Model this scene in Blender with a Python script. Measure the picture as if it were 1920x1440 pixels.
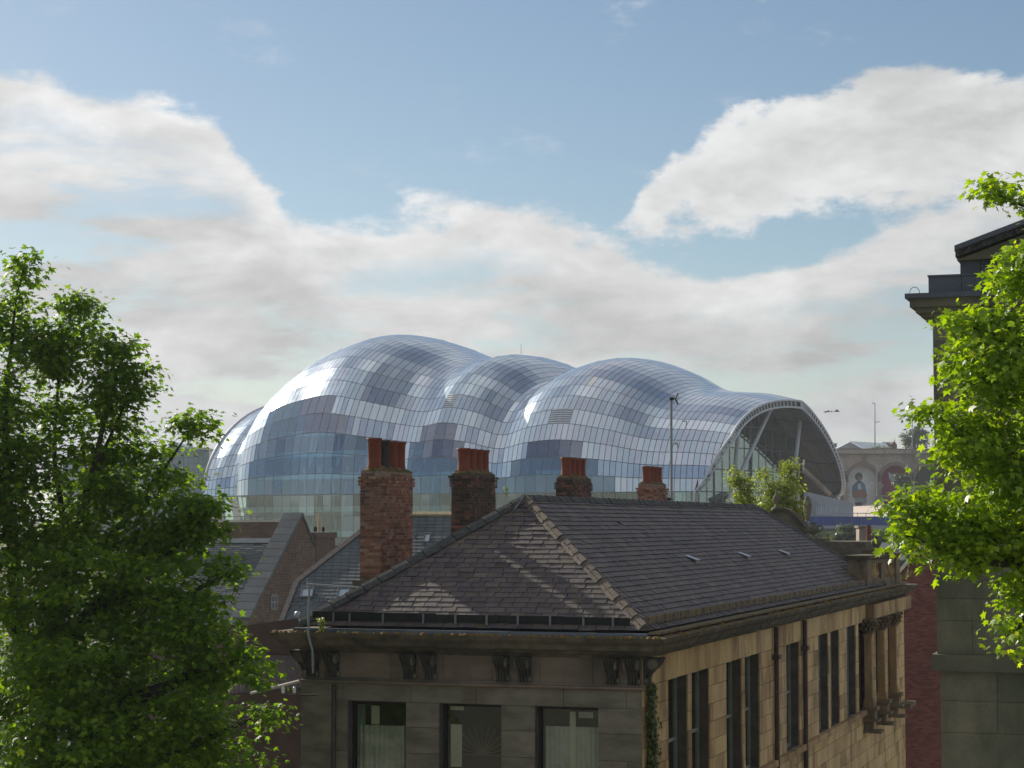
import bpy, bmesh, math, random
import numpy as np
from mathutils import Vector, Matrix, noise as mnoise
R = math.radians
random.seed(7); rng = np.random.default_rng(7)
for o in list(bpy.data.objects): bpy.data.objects.remove(o)
scene = bpy.context.scene
COL = scene.collection
CZ = 30.0                      # eye height above the river

# ------------------------------------------------------------------ camera
PITCH = math.atan(262/3830)
cam_d = bpy.data.cameras.new('camera'); cam = bpy.data.objects.new('camera', cam_d); COL.objects.link(cam)
cam.location = (0, 0, CZ); cam.rotation_euler = (math.pi/2+PITCH, 0, 0)
cam_d.sensor_width = 36; cam_d.lens = 36*3830/1920; cam_d.clip_start = .5; cam_d.clip_end = 9000
scene.camera = cam
SUN_AZ, SUN_EL = R(-37.4), R(27)        # azimuth clockwise from +Y
# ------------------------------------------------------------------ exposure
scene.view_settings.view_transform = 'Standard'; scene.view_settings.look = 'None'
scene.view_settings.exposure = 0.35; scene.view_settings.gamma = 1; scene.view_settings.use_curve_mapping = False
scene.cycles.use_denoising = True
scene.cycles.max_bounces = 8; scene.cycles.transparent_max_bounces = 16; scene.cycles.volume_bounces = 0
# ------------------------------------------------------------------ sun
sd = bpy.data.lights.new('sun', 'SUN'); sd.energy = 5.0; sd.angle = R(.53); sd.color = (1, .93, .80)
sun = bpy.data.objects.new('sun', sd); COL.objects.link(sun)
S_dir = Vector((math.sin(SUN_AZ)*math.cos(SUN_EL), math.cos(SUN_AZ)*math.cos(SUN_EL), math.sin(SUN_EL)))
sun.rotation_euler = S_dir.to_track_quat('Z', 'Y').to_euler(); sun.location = (-60, 60, 90)

# ------------------------------------------------------------------ node helper
class NT:
    def __init__(s, nt): s.nt = nt; nt.nodes.clear()
    def n(s, t, **k):
        x = s.nt.nodes.new(t)
        for a, b in k.items(): setattr(x, a, b)
        return x
    def l(s, a, b): s.nt.links.new(a, b)
    def put(s, sock, v):
        if isinstance(v, bpy.types.NodeSocket): s.l(v, sock)
        else: sock.default_value = v
    def m(s, op, a, b=0.0, c=None, clamp=False):
        x = s.n('ShaderNodeMath', operation=op, use_clamp=clamp)
        s.put(x.inputs[0], a); s.put(x.inputs[1], b)
        if c is not None: s.put(x.inputs[2], c)
        return x.outputs[0]
    def ss(s, v, a, b):
        x = s.n('ShaderNodeMapRange', interpolation_type='SMOOTHSTEP')
        s.put(x.inputs[0], v); x.inputs[1].default_value = a; x.inputs[2].default_value = b
        return x.outputs[0]
    def mix(s, f, a, b, bt='MIX'):
        x = s.n('ShaderNodeMix', data_type='RGBA', blend_type=bt)
        s.put(x.inputs[0], f)
        for i, v in ((6, a), (7, b)):
            if isinstance(v, bpy.types.NodeSocket): s.l(v, x.inputs[i])
            else: x.inputs[i].default_value = (*v[:3], 1)
        return x.outputs[2]
    def noise(s, vec, sc, det=4, ro=.55, w=None, dist=0):
        x = s.n('ShaderNodeTexNoise'); s.l(vec, x.inputs['Vector'])
        x.inputs['Scale'].default_value = sc; x.inputs['Detail'].default_value = det
        x.inputs['Roughness'].default_value = ro; x.inputs['Distortion'].default_value = dist
        return x.outputs[0]
    def mapv(s, vec, scale=(1, 1, 1), loc=(0, 0, 0)):
        x = s.n('ShaderNodeMapping'); s.l(vec, x.inputs[0])
        x.inputs['Scale'].default_value = scale; x.inputs['Location'].default_value = loc
        return x.outputs[0]
    def ramp(s, f, stops, interp='LINEAR'):
        x = s.n('ShaderNodeValToRGB'); s.l(f, x.inputs[0]); e = x.color_ramp.elements
        x.color_ramp.interpolation = interp
        while len(e) < len(stops): e.new(.5)
        for q, (p, c) in zip(e, stops): q.position = p; q.color = (*c, 1)
        return x.outputs[0]
    def curve(s, f, pts):
        x = s.n('ShaderNodeFloatCurve'); s.l(f, x.inputs[1]); c = x.mapping.curves[0]
        while len(c.points) < len(pts): c.points.new(.5, .5)
        for q, (a, b) in zip(c.points, pts): q.location = (a, b); q.handle_type = 'AUTO'
        x.mapping.update(); return x.outputs[0]

# ------------------------------------------------------------------ world: Nishita sky with cloud banks
def px_az(px): return math.atan((px-960)/3830)
def py_el(py, px=960): return math.atan((982-py)/3830*math.cos(px_az(px)))
def build_world():
    w = bpy.data.worlds.new('World'); scene.world = w; w.use_nodes = True
    t = NT(w.node_tree)
    sky = t.n('ShaderNodeTexSky', sky_type='NISHITA'); sky.sun_disc = False
    sky.sun_elevation = SUN_EL; sky.sun_rotation = SUN_AZ; sky.altitude = 50
    sky.air_density = 1.0; sky.dust_density = .35; sky.ozone_density = 1.6
    skyc = t.mix(1.0, sky.outputs[0], SKYMUL, 'MULTIPLY')
    tc = t.n('ShaderNodeTexCoord'); g = tc.outputs['Generated']
    sp = t.n('ShaderNodeSeparateXYZ'); t.l(g, sp.inputs[0]); X, Y, Z = sp.outputs
    az = t.m('ARCTAN2', X, Y); el = t.m('ARCSINE', Z)
    azn = t.m('ADD', t.m('DIVIDE', az, .6), .5, clamp=True)
    def tab(pts): return [((px_az(x)/.6+.5), py_el(y, x)/.3) for x, y in pts]
    dv = t.mapv(g, (1, 1, 1.7))
    n1 = t.noise(dv, 9, 10, .62, dist=.25)          # billows
    n2 = t.noise(t.mapv(g, (1, 1, 4.5), (3, 1, 2)), 8, 7, .6)      # streaks
    n3 = t.noise(t.mapv(g, (1, 1, 2.2), (5, 2, 8)), 22, 9, .62)
    B = t.m('MULTIPLY', t.curve(azn, tab([(-140, 40), (0, 95), (60, 108), (130, 150), (350, 190), (440, 262), (500, 345), (570, 400), (720, 392),
                                          (860, 372), (1000, 395), (1110, 445), (1210, 505), (1330, 530), (1450, 512), (1600, 445), (1740, 380), (2060, 300)])), .3)
    n4 = t.noise(t.mapv(g, (1, 1, 2.6), (1, 7, 4)), 11, 8, .58, dist=.4)
    n1c = t.m('SUBTRACT', n1, .5); n3c = t.m('SUBTRACT', n3, .5)
    n5 = t.m('SUBTRACT', t.noise(t.mapv(g, (1, 1, 1.4), (2, 9, 3)), 60, 8, .62), .5)
    wob = t.m('ADD', t.m('ADD', t.m('MULTIPLY', n1c, .058), t.m('MULTIPLY', n3c, .036)), t.m('MULTIPLY', n5, .012))
    d1 = t.m('ADD', t.m('SUBTRACT', B, el), wob)
    m1 = t.ss(d1, -.004, .008)
    U = t.m('MULTIPLY', t.curve(azn, tab([(-140, 700), (1150, 460), (1222, 340), (1340, 245), (1500, 178), (1680, 122), (1920, 104), (2060, 80)])), .3)
    Lo = t.m('MULTIPLY', t.curve(azn, tab([(-140, 340), (1140, 360), (1225, 400), (1350, 432), (1450, 438), (1560, 405), (1700, 385), (1920, 400), (2060, 420)])), .3)
    low = t.m('ADD', t.m('MULTIPLY', t.m('SUBTRACT', el, Lo), .6), .0)
    d2 = t.m('ADD', t.m('MINIMUM', t.m('SUBTRACT', U, el), low), wob)
    m2 = t.ss(d2, -.003, .006)
    gap = t.ss(n2, .46, .60)
    deep = t.ss(d1, .012, .05)
    m1g = t.m('MULTIPLY', m1, t.m('SUBTRACT', 1.0, t.m('MULTIPLY', t.m('MULTIPLY', gap, deep), .85)))
    cov = t.m('MAXIMUM', m1g, t.m('MULTIPLY', m2, .96))
    wisp = t.m('MULTIPLY', t.m('MULTIPLY', t.ss(n3, .55, .75), t.ss(n1, .48, .6)), .35)
    cov = t.m('MAXIMUM', cov, wisp)
    gen = t.ss(t.noise(t.mapv(g, (1, 1, 2.0), (9, 4, 1)), 1.7, 5, .5), .34, .70)
    out = t.m('MAXIMUM', t.ss(t.m('ABSOLUTE', az), .32, .6), t.ss(el, .29, .45))
    mx = t.n('ShaderNodeMix', data_type='FLOAT'); t.l(out, mx.inputs[0]); t.l(cov, mx.inputs[2]); t.l(gen, mx.inputs[3])
    cov = mx.outputs[0]
    # cloud brightness: bright rims, grey bodies
    dm = t.m('MAXIMUM', t.m('MULTIPLY', d1, m1), t.m('MULTIPLY', d2, m2))
    rim = t.m('SUBTRACT', 1.0, t.ss(dm, .004, .045))
    br = t.m('ADD', .47, t.m('MULTIPLY', t.ss(n4, .34, .66), .19))
    br = t.m('ADD', br, t.m('MULTIPLY', rim, .15))
    br = t.m('ADD', br, t.m('MULTIPLY', t.m('SUBTRACT', n3, .5), .16))
    sd_ = t.n('ShaderNodeVectorMath', operation='DOT_PRODUCT'); t.l(g, sd_.inputs[0]); sd_.inputs[1].default_value = S_dir
    glow = t.m('POWER', t.m('MAXIMUM', sd_.outputs['Value'], 0.0), 7.0)
    br = t.m('ADD', br, t.m('MULTIPLY', glow, .28))
    def pair(sc, dl):
        a = t.noise(t.mapv(g, (1, 1, 1.9)), sc, 6, .55, dist=.2); b_ = t.noise(t.mapv(g, (1, 1, 1.9), (S_dir.x*dl, S_dir.y*dl*.2, dl*1.5)), sc, 6, .55, dist=.2)
        return t.m('SUBTRACT', a, b_)
    br = t.m('ADD', br, t.m('MULTIPLY', pair(9, .014), .34))
    br = t.m('ADD', br, t.m('MULTIPLY', pair(26, .005), .22))
    aur = t.m('POWER', t.m('MAXIMUM', sd_.outputs['Value'], 0.0), 60.0)
    br = t.m('ADD', br, t.m('MULTIPLY', aur, .9))
    cc = t.n('ShaderNodeVectorMath', operation='SCALE'); cc.inputs[0].default_value = (.985, .985, .98)
    t.l(t.m('MULTIPLY', br, CLOUDMUL), cc.inputs['Scale'])
    hz = t.m('SUBTRACT', 1.0, t.ss(el, .0, .09))
    c = t.mix(cov, skyc, cc.outputs[0])
    hv = t.n('ShaderNodeVectorMath', operation='SCALE'); hv.inputs[0].default_value = (.50, .54, .58); hv.inputs['Scale'].default_value = CLOUDMUL
    c = t.mix(t.m('MULTIPLY', hz, .55), c, hv.outputs[0])
    bg = t.n('ShaderNodeBackground'); t.l(c, bg.inputs[0]); bg.inputs[1].default_value = .1
    o = t.n('ShaderNodeOutputWorld'); t.l(bg.outputs[0], o.inputs[0])
SKYMUL = (.62, .63, .63); CLOUDMUL = 8.0
build_world()

# ------------------------------------------------------------------ point helpers
_f = Vector((0, math.cos(PITCH), math.sin(PITCH))); _u = Vector((0, -math.sin(PITCH), math.cos(PITCH)))
CAM = Vector((0, 0, CZ))
def ray(px, py): return _f*3830+Vector((1, 0, 0))*(px-960)+_u*(720-py)
def P(px, py, Y):
    d = ray(px, py); return CAM+d*(Y/d.y)
def on_plane(px, py, p0, n):
    d = ray(px, py); return CAM+d*((Vector(p0)-CAM).dot(n)/d.dot(n))
def proj(p):
    q = Vector(p)-CAM; d = q.dot(_f); return (960+3830*q.x/d, 720-3830*q.dot(_u)/d)
SN, CS = math.sin(R(18.5)), math.cos(R(18.5))
def L(u, v, z):   # frame of the near stone building: u along its front to the right, v back, z below/above the eye
    return Vector((2.55+CS*u+SN*v, 40.3-SN*u+CS*v, CZ+z))
Uv, Vv, Zv = Vector((CS, -SN, 0)), Vector((SN, CS, 0)), Vector((0, 0, 1))
def v_at(px, u=0.0):
    r = (px-960)/3830; return (r*(40.3-SN*u)-2.55-CS*u)/(SN-r*CS)
def u_at(px, v=0.0):
    r = (px-960)/3830; return (r*(40.3+CS*v)-2.55-SN*v)/(CS+r*SN)

# ------------------------------------------------------------------ object helpers
W = {}
def tag(o, label=None, cat=None, group=None, kind=None):
    if label: o['label'] = label
    if cat: o['category'] = cat
    if group: o['group'] = group
    if kind: o['kind'] = kind
    return o
def link(o, parent, M):
    COL.objects.link(o)
    if parent is not None:
        o.parent = parent; o.matrix_parent_inverse = W[parent.name].inverted()
    o.matrix_basis = M; W[o.name] = M.copy()
    return o
def empty(name, loc, **k):
    o = bpy.data.objects.new(name, None); o.empty_display_size = .2
    link(o, None, Matrix.Translation(loc)); return tag(o, **k)
def mesh_from(name, V, Fc, mat, rnd=None, smooth=False):
    me = bpy.data.meshes.new(name); me.from_pydata([tuple(v) for v in V], [], [tuple(f) for f in Fc])
    if isinstance(mat, (list, tuple)):
        for m in mat: me.materials.append(m)
    elif mat: me.materials.append(mat)
    if rnd is not None:
        a = me.attributes.new('rnd', 'FLOAT', 'FACE')
        a.data.foreach_set('value', np.asarray(rnd, np.float32) if hasattr(rnd, '__len__') else np.full(len(Fc), rnd, np.float32))
    if smooth: me.polygons.foreach_set('use_smooth', [True]*len(me.polygons))
    me.update(); return me
BOXF = [(0, 3, 2, 1), (4, 5, 6, 7), (0, 1, 5, 4), (1, 2, 6, 5), (2, 3, 7, 6), (3, 0, 4, 7)]
BOXV = [(x, y, z) for z in (-.5, .5) for x, y in ((-.5, -.5), (.5, -.5), (.5, .5), (-.5, .5))]
def bmat(c, ax, ay, az):   # matrix that takes the unit box to centre c, full edge vectors ax ay az
    M = Matrix.Identity(4)
    for i, a in enumerate((ax, ay, az)):
        for j in range(3): M[j][i] = a[j]
    for j in range(3): M[j][3] = c[j]
    return M
class MB:
    def __init__(s): s.V = []; s.F = []; s.R = []; s.S = []
    def add(s, V, Fc, r=0.0, smooth=False):
        b = len(s.V); s.V += [Vector(v) for v in V]
        for f in Fc: s.F.append([b+i for i in f]); s.R.append(r); s.S.append(smooth)
        return s
    def mbox(s, M, r=0.0): return s.add([M @ Vector(v) for v in BOXV], BOXF, r)
    def lbox(s, u0, u1, v0, v1, z0, z1, r=0.0, f=None):
        f = f or L
        return s.add([f(u, v, z) for z in (z0, z1) for u, v in ((u0, v0), (u1, v0), (u1, v1), (u0, v1))], BOXF, r)
    def box(s, c, sx, sy, sz, rz=0.0, r=0.0):
        M = Matrix.Translation(c) @ Matrix.Rotation(rz, 4, 'Z') @ Matrix.Diagonal((sx, sy, sz, 1)); return s.mbox(M, r)
    def slab(s, pts, off, r=0.0):       # polygon thickened by vector off
        n = len(pts); pts = [Vector(p) for p in pts]; off = Vector(off)
        Fc = [list(range(n)), list(range(2*n-1, n-1, -1))]+[[i, i+n, (i+1) % n+n, (i+1) % n] for i in range(n)]
        return s.add(pts+[p+off for p in pts], Fc, r)
    def tube(s, pts, rad, n=8, r=0.0, cap=True):
        pts = [Vector(p) for p in pts]; k = len(pts)
        rad = rad if hasattr(rad, '__len__') else [rad]*k
        V = []
        ref = Vector((0, 0, 1)) if abs((pts[-1]-pts[0]).normalized().z) < .9 else Vector((1, 0, 0))
        for i, p in enumerate(pts):
            d = (pts[min(i+1, k-1)]-pts[max(i-1, 0)]).normalized()
            a = d.cross(ref).normalized(); b = d.cross(a)
            V += [p+(a*math.cos(q)+b*math.sin(q))*rad[i] for q in (2*math.pi*j/n for j in range(n))]
        Fc = [[i*n+j, i*n+(j+1) % n, (i+1)*n+(j+1) % n, (i+1)*n+j] for i in range(k-1) for j in range(n)]
        s.add(V, Fc, r, True)
        if cap: s.add(V[:n], [list(range(n-1, -1, -1))], r); s.add(V[-n:], [list(range(n))], r)
        return s
    def lathe(s, base, prof, n=16, r=0.0, axis=Zv):
        base = Vector(base); V = []
        for rr, z in prof: V += [base+Vector((math.cos(q)*rr, math.sin(q)*rr, z)) for q in (2*math.pi*j/n for j in range(n))]
        Fc = [[i*n+j, i*n+(j+1) % n, (i+1)*n+(j+1) % n, (i+1)*n+j] for i in range(len(prof)-1) for j in range(n)]
        s.add(V, Fc, r, True)
        if prof[-1][0] > 1e-4: s.add(V[-n:], [list(range(n))], r)
        if prof[0][0] > 1e-4: s.add(V[:n], [list(range(n-1, -1, -1))], r)
        return s
    def build(s, name, mat, parent=None, **k):
        V = np.array([tuple(v) for v in s.V]); lo, hi = V.min(0), V.max(0); c = (lo+hi)/2
        if parent is None: c[2] = lo[2]
        me = mesh_from(name, V-c, s.F, mat, s.R)
        me.polygons.foreach_set('use_smooth', s.S)
        o = bpy.data.objects.new(name, me); link(o, parent, Matrix.Translation(Vector(c))); return tag(o, **k)

# box-shaped pieces that share a few unit meshes; the largest in the picture become parts of their own
_unit = {}
def unit_box(mat, k, bev=0.0):
    key = (mat.name, k, bev)
    if key not in _unit:
        me = mesh_from('piece', BOXV, BOXF, mat, (k+.5)/12)
        _unit[key] = me
    return _unit[key]
def view_size(M):
    pts = [proj(M @ Vector(v)) for v in BOXV]
    xs = [p[0] for p in pts]; ys = [p[1] for p in pts]
    if max(xs) < 0 or min(xs) > 1920 or max(ys) < 0 or min(ys) > 1440: return 0
    return (max(xs)-min(xs))*(max(ys)-min(ys))
def pieces(name, mats, mat, parent, limit=300, stuff=None):
    """mats: list of (matrix, rnd)"""
    order = sorted(range(len(mats)), key=lambda i: -view_size(mats[i][0]))
    for i in order[:limit]:
        M, r = mats[i]; c = M.to_translation()
        o = bpy.data.objects.new(name, unit_box(mat, int(r*12) % 12)); link(o, parent, M)
    rest = order[limit:]
    if rest:
        b = MB()
        for i in rest: b.mbox(*mats[i])
        b.build(stuff or name+'_field', mat, parent, kind='stuff')

# ------------------------------------------------------------------ materials
def hexc(r, g, b): return tuple(((x/255+.055)/1.055)**2.4 if x/255 > .04 else x/255/12.92 for x in (r, g, b))
def pm(name, cols, scale=6.0, rough=.8, var=.25, bump=.3, bscale=40.0, metal=0.0, stain=None, stain_amt=.5, sscale=2.0, stretch=(1, 1, 1), spec=.3, moss=None, mossamt=.0, hue=0.0, bdist=.01):
    """cols: list of colours ramped by noise + per-piece random"""
    m = bpy.data.materials.new(name); m.use_nodes = True; t = NT(m.node_tree)
    g = t.n('ShaderNodeNewGeometry'); pos = t.mapv(g.outputs['Position'], stretch)
    at = t.n('ShaderNodeAttribute', attribute_name='rnd'); rn = at.outputs['Fac']
    n = t.noise(pos, scale, 6, .6)
    f = t.m('ADD', t.m('MULTIPLY', t.ss(n, .3, .7), 1-min(1, var)), t.m('MULTIPLY', rn, min(1, var)), clamp=True)
    k = len(cols); c = t.ramp(f, [(i/max(1, k-1), q) for i, q in enumerate(cols)])
    fine = t.noise(pos, bscale, 5, .7)
    c = t.mix(.5, c, t.ramp(fine, [(.25, (.45, .45, .45)), (.75, (1.5, 1.5, 1.5))]), 'MULTIPLY') if False else c
    sc = t.n('ShaderNodeVectorMath', operation='SCALE'); t.l(c, sc.inputs[0]); t.l(t.m('ADD', .72, t.m('MULTIPLY', fine, .56)), sc.inputs['Scale']); c = sc.outputs[0]
    if stain:
        sn = t.ss(t.noise(t.mapv(g.outputs['Position'], (1, 1, .35), (7, 3, 1)), sscale, 7, .65), .45, .7)
        c = t.mix(t.m('MULTIPLY', sn, stain_amt), c, stain)
    if moss:
        sp = t.n('ShaderNodeSeparateXYZ'); t.l(g.outputs['Normal'], sp.inputs[0])
        up = t.ss(sp.outputs[2], .1, .8)
        mn = t.ss(t.noise(g.outputs['Position'], 7, 8, .7), .42, .58)
        c = t.mix(t.m('MULTIPLY', t.m('MULTIPLY', mn, t.m('ADD', t.m('MULTIPLY', up, .8), .2)), mossamt), c, moss)
    b = t.n('ShaderNodeBsdfPrincipled'); t.l(c, b.inputs['Base Color'])
    t.put(b.inputs['Roughness'], t.m('ADD', rough-.08, t.m('MULTIPLY', fine, .16)) if rough > .1 else rough)
    b.inputs['Metallic'].default_value = metal; b.inputs['Specular IOR Level'].default_value = spec
    if bump:
        bp = t.n('ShaderNodeBump'); bp.inputs['Strength'].default_value = bump; bp.inputs['Distance'].default_value = bdist
        t.l(t.m('ADD', fine, t.m('MULTIPLY', n, .8)), bp.inputs['Height']); t.l(bp.outputs[0], b.inputs['Normal'])
    o = t.n('ShaderNodeOutputMaterial'); t.l(b.outputs[0], o.inputs[0]); return m
def leafmat(name, c0, c1, c2, tr, trf=.5, rough=.42, spec=.4):
    m = bpy.data.materials.new(name); m.use_nodes = True; t = NT(m.node_tree)
    at = t.n('ShaderNodeAttribute', attribute_name='rnd')
    c = t.ramp(at.outputs['Fac'], [(0, c0), (.6, c1), (1, c2)])
    b = t.n('ShaderNodeBsdfPrincipled'); t.l(c, b.inputs['Base Color']); b.inputs['Roughness'].default_value = rough
    b.inputs['Specular IOR Level'].default_value = spec
    x = t.n('ShaderNodeBsdfTranslucent'); t.l(t.mix(1.0, c, tr, 'MULTIPLY'), x.inputs[0])
    a = t.n('ShaderNodeMixShader'); a.inputs[0].default_value = trf; t.l(b.outputs[0], a.inputs[1]); t.l(x.outputs[0], a.inputs[2])
    o = t.n('ShaderNodeOutputMaterial'); t.l(a.outputs[0], o.inputs[0]); return m
def glassmat(name, tint=(.75, .85, .85), refl=.12, gl=(1, 1, 1), rough=.02, ior=1.5, wav=0.0):
    m = bpy.data.materials.new(name); m.use_nodes = True; t = NT(m.node_tree)
    tr = t.n('ShaderNodeBsdfTransparent'); tr.inputs[0].default_value = (*tint, 1)
    g = t.n('ShaderNodeBsdfGlossy'); g.inputs[0].default_value = (*gl, 1); g.inputs[1].default_value = rough
    if wav:
        geo = t.n('ShaderNodeNewGeometry'); bp = t.n('ShaderNodeBump'); bp.inputs['Strength'].default_value = wav; bp.inputs['Distance'].default_value = .05
        t.l(t.noise(geo.outputs['Position'], .6, 2, .5), bp.inputs['Height']); t.l(bp.outputs[0], g.inputs['Normal'])
    lw = t.n('ShaderNodeLayerWeight'); lw.inputs[0].default_value = .5
    f = t.m('ADD', t.m('MULTIPLY', t.m('POWER', lw.outputs['Facing'], 4.0), 1-refl), refl, clamp=True)
    a = t.n('ShaderNodeMixShader'); t.l(f, a.inputs[0]); t.l(tr.outputs[0], a.inputs[1]); t.l(g.outputs[0], a.inputs[2])
    o = t.n('ShaderNodeOutputMaterial'); t.l(a.outputs[0], o.inputs[0]); return m
M = {}
M['slate'] = pm('slate', [(.036, .029, .040), (.078, .059, .078), (.108, .082, .084), (.18, .142, .122)], 1.2, .62, .65, .5, 60, stain=(.19, .17, .13), stain_amt=.45, sscale=4.5, spec=.35, moss=(.11, .09, .03), mossamt=.4)
M['slate_far'] = pm('slate_far', [(.07, .08, .085), (.10, .115, .12), (.13, .14, .145)], 1.0, .6, .6, .3, 20, stain=(.05, .055, .06), stain_amt=.5, sscale=.5, spec=.3)
M['hip'] = pm('hip', [(.07, .058, .05), (.12, .09, .078), (.17, .13, .105)], 5, .85, .5, .8, 50, stain=(.30, .29, .26), stain_amt=.5, sscale=22, moss=(.16, .11, .03), mossamt=.3)
M['soot'] = pm('soot', [(.086, .08, .06), (.15, .136, .10), (.21, .185, .14)], 1.6, .85, .35, .5, 35, stain=(.10, .075, .05), stain_amt=.5, sscale=.7, moss=(.10, .085, .02), mossamt=.15, stretch=(1, 1, 2.5))
M['soot_black'] = pm('soot_black', [(.022, .021, .018), (.05, .047, .04), (.08, .074, .062)], 3, .8, .3, .5, 35, stain=(.07, .065, .055), stain_amt=.4, sscale=9)
M['soot_pink'] = pm('soot_pink', [(.10, .085, .065), (.17, .13, .095), (.22, .165, .125)], 1.2, .85, .5, .4, 35, stain=(.04, .04, .03), stain_amt=.6, sscale=.8, stretch=(1, 1, 3))
M['cornice'] = pm('cornice', [(.035, .033, .025), (.085, .076, .056), (.17, .145, .105)], 3, .9, .4, 1.0, 25, stain=(.16, .12, .06), stain_amt=.45, sscale=3, moss=(.13, .085, .03), mossamt=.6, bdist=.03)
M['sand'] = pm('sand', [(.25, .155, .075), (.50, .335, .16), (.65, .46, .22), (.50, .325, .20)], 1.2, .85, .6, .4, 30, stain=(.13, .085, .05), stain_amt=.75, sscale=1.3, stretch=(1, 1, .5))
M['sand_dark'] = pm('sand_dark', [(.16, .12, .08), (.26, .19, .12), (.33, .25, .16)], 2, .85, .5, .7, 30, stain=(.07, .06, .045), stain_amt=.8, sscale=3, moss=(.14, .13, .03), mossamt=.7, bdist=.03)
M['mortar'] = pm('mortar', [(.07, .062, .05), (.12, .105, .085)], 3, .9, .0, .3)
M['lead'] = pm('lead', [(.09, .11, .13), (.15, .18, .21)], 3, .45, .3, .3, 30, metal=.3, stain=(.08, .09, .09), stain_amt=.5)
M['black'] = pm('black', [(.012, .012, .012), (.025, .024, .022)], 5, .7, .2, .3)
M['galv'] = pm('galv', [(.35, .38, .42), (.5, .52, .55)], 5, .4, .3, .1, metal=.6)
M['galv_mid'] = pm('galv_mid', [(.12, .125, .13), (.19, .195, .2)], 5, .5, .3, .1, metal=.3)
M['iron'] = pm('iron', [(.05, .035, .03), (.09, .06, .05)], 5, .6, .2, .3)
M['brick'] = pm('brick', [(.08, .045, .036), (.22, .095, .06), (.31, .145, .095), (.40, .27, .20)], 5, .9, .8, .9, 60, stain=(.07, .06, .05), stain_amt=.5, sscale=2.0, bdist=.012)
M['brick_dark'] = pm('brick_dark', [(.025, .022, .018), (.06, .045, .035), (.13, .075, .052), (.26, .10, .07)], 5, .9, .75, .9, 60, stain=(.03, .03, .025), stain_amt=.6, sscale=2.0, bdist=.012)
M['brick_bg'] = pm('brick_bg', [(.10, .07, .055), (.155, .105, .08), (.21, .145, .11)], 2, .9, .7, .5, 30, stain=(.09, .065, .055), stain_amt=.6, sscale=.5)
M['brick_right'] = pm('brick_right', [(.15, .055, .05), (.24, .085, .065), (.30, .12, .09)], 2, .9, .8, .5, 30, stain=(.12, .06, .05), stain_amt=.5, sscale=.7)
M['mortar_ch'] = pm('mortar_ch', [(.20, .16, .13), (.30, .25, .21)], 9, .9, 0, .4)
M['mortar_bg'] = pm('mortar_bg', [(.16, .13, .11), (.20, .16, .14)], 2, .9, 0, .2)
M['pot'] = pm('pot', [(.15, .038, .021), (.25, .072, .038)], 4, .7, .5, .4, 30, stain=(.16, .05, .03), stain_amt=.5, sscale=5)
M['pot_dark'] = pm('pot_dark', [(.03, .028, .024), (.07, .06, .05)], 14, .85, .2, .8, 40)
M['pot_cream'] = pm('pot_cream', [(.45, .33, .2), (.55, .42, .27)], 4, .7, .2, .2)
M['flaunch'] = pm('flaunch', [(.07, .06, .03), (.14, .11, .04), (.30, .21, .07)], 12, .95, .1, 1.0, 30, bdist=.05)
M['moot'] = pm('moot', [(.11, .105, .07), (.165, .155, .106), (.225, .195, .13)], 1.1, .85, .45, .7, 20, stain=(.065, .08, .045), stain_amt=.75, sscale=.8, bdist=.02)
M['moot_blue'] = pm('moot_blue', [(.09, .10, .12), (.13, .145, .17)], 1.2, .8, .4, .5, 20, stain=(.06, .055, .05), stain_amt=.6, sscale=1)
M['wood_white'] = pm('wood_white', [(.45, .45, .42), (.6, .6, .57)], 3, .6, .2, .1)
M['wood_green'] = pm('wood_green', [(.19, .22, .18), (.27, .30, .25)], 3, .6, .2, .2)
M['curtain'] = pm('curtain', [(.45, .44, .37), (.65, .62, .52)], 3, .9, .2, .1)
M['blind'] = pm('blind', [(.62, .56, .42), (.7, .64, .5)], 3, .9, .2, .1)
M['room'] = pm('room', [(.025, .018, .014), (.05, .035, .026)], 2, .9, 0, 0)
M['paper'] = pm('paper', [(.35, .17, .08), (.10, .05, .03)], 3, .9, 0, 0)
M['glass'] = glassmat('glass', (.8, .83, .8), .045, wav=.25)
M['glass_skylight'] = glassmat('glass_skylight', (.3, .36, .42), .45)
M['sglass'] = glassmat('sage_glass', (.78, .92, .98), .15, (.62, .80, 1.0), .03)
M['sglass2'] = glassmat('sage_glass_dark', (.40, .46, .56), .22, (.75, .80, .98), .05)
M['skirt_glass'] = glassmat('skirt_glass', (.72, .84, .80), .16, (.9, 1, .97), .03)
M['endglass'] = glassmat('end_glass', (.66, .76, .72), .20, (.8, .95, .9), .03)
M['lining'] = pm('lining', [(.11, .12, .14), (.15, .155, .175)], .5, .7, .3, 0)
M['soffit'] = pm('soffit', [(.10, .09, .085), (.17, .15, .135)], .2, .6, .6, 0)
M['white_steel'] = pm('white_steel', [(.50, .53, .58), (.60, .63, .67)], 1, .45, .3, 0)
M['mullion'] = pm('mullion', [(.10, .13, .15), (.15, .18, .2)], 1, .5, 0, 0)
M['hall'] = pm('hall', [(.05, .05, .085), (.085, .08, .13)], .15, .8, .2, 0)
M['floor_in'] = pm('floor_in', [(.42, .56, .60), (.55, .70, .74)], .3, .6, .2, 0)
M['cream'] = pm('cream', [(.30, .29, .25), (.55, .53, .46), (.22, .27, .25)], .2, .8, .2, 0)
M['viaduct'] = pm('viaduct', [(.38, .32, .27), (.50, .42, .35)], .25, .9, .5, .3, 2, stain=(.16, .13, .11), stain_amt=.7, sscale=.25)
M['arch_dark'] = pm('arch_dark', [(.05, .05, .055), (.08, .08, .085)], .3, .9, 0, 0)
M['podium'] = pm('podium', [(.28, .31, .34), (.34, .37, .4)], .2, .8, .3, 0)
M['paving'] = pm('paving', [(.55, .45, .38), (.64, .54, .47)], .3, .85, .3, 0)
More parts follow.
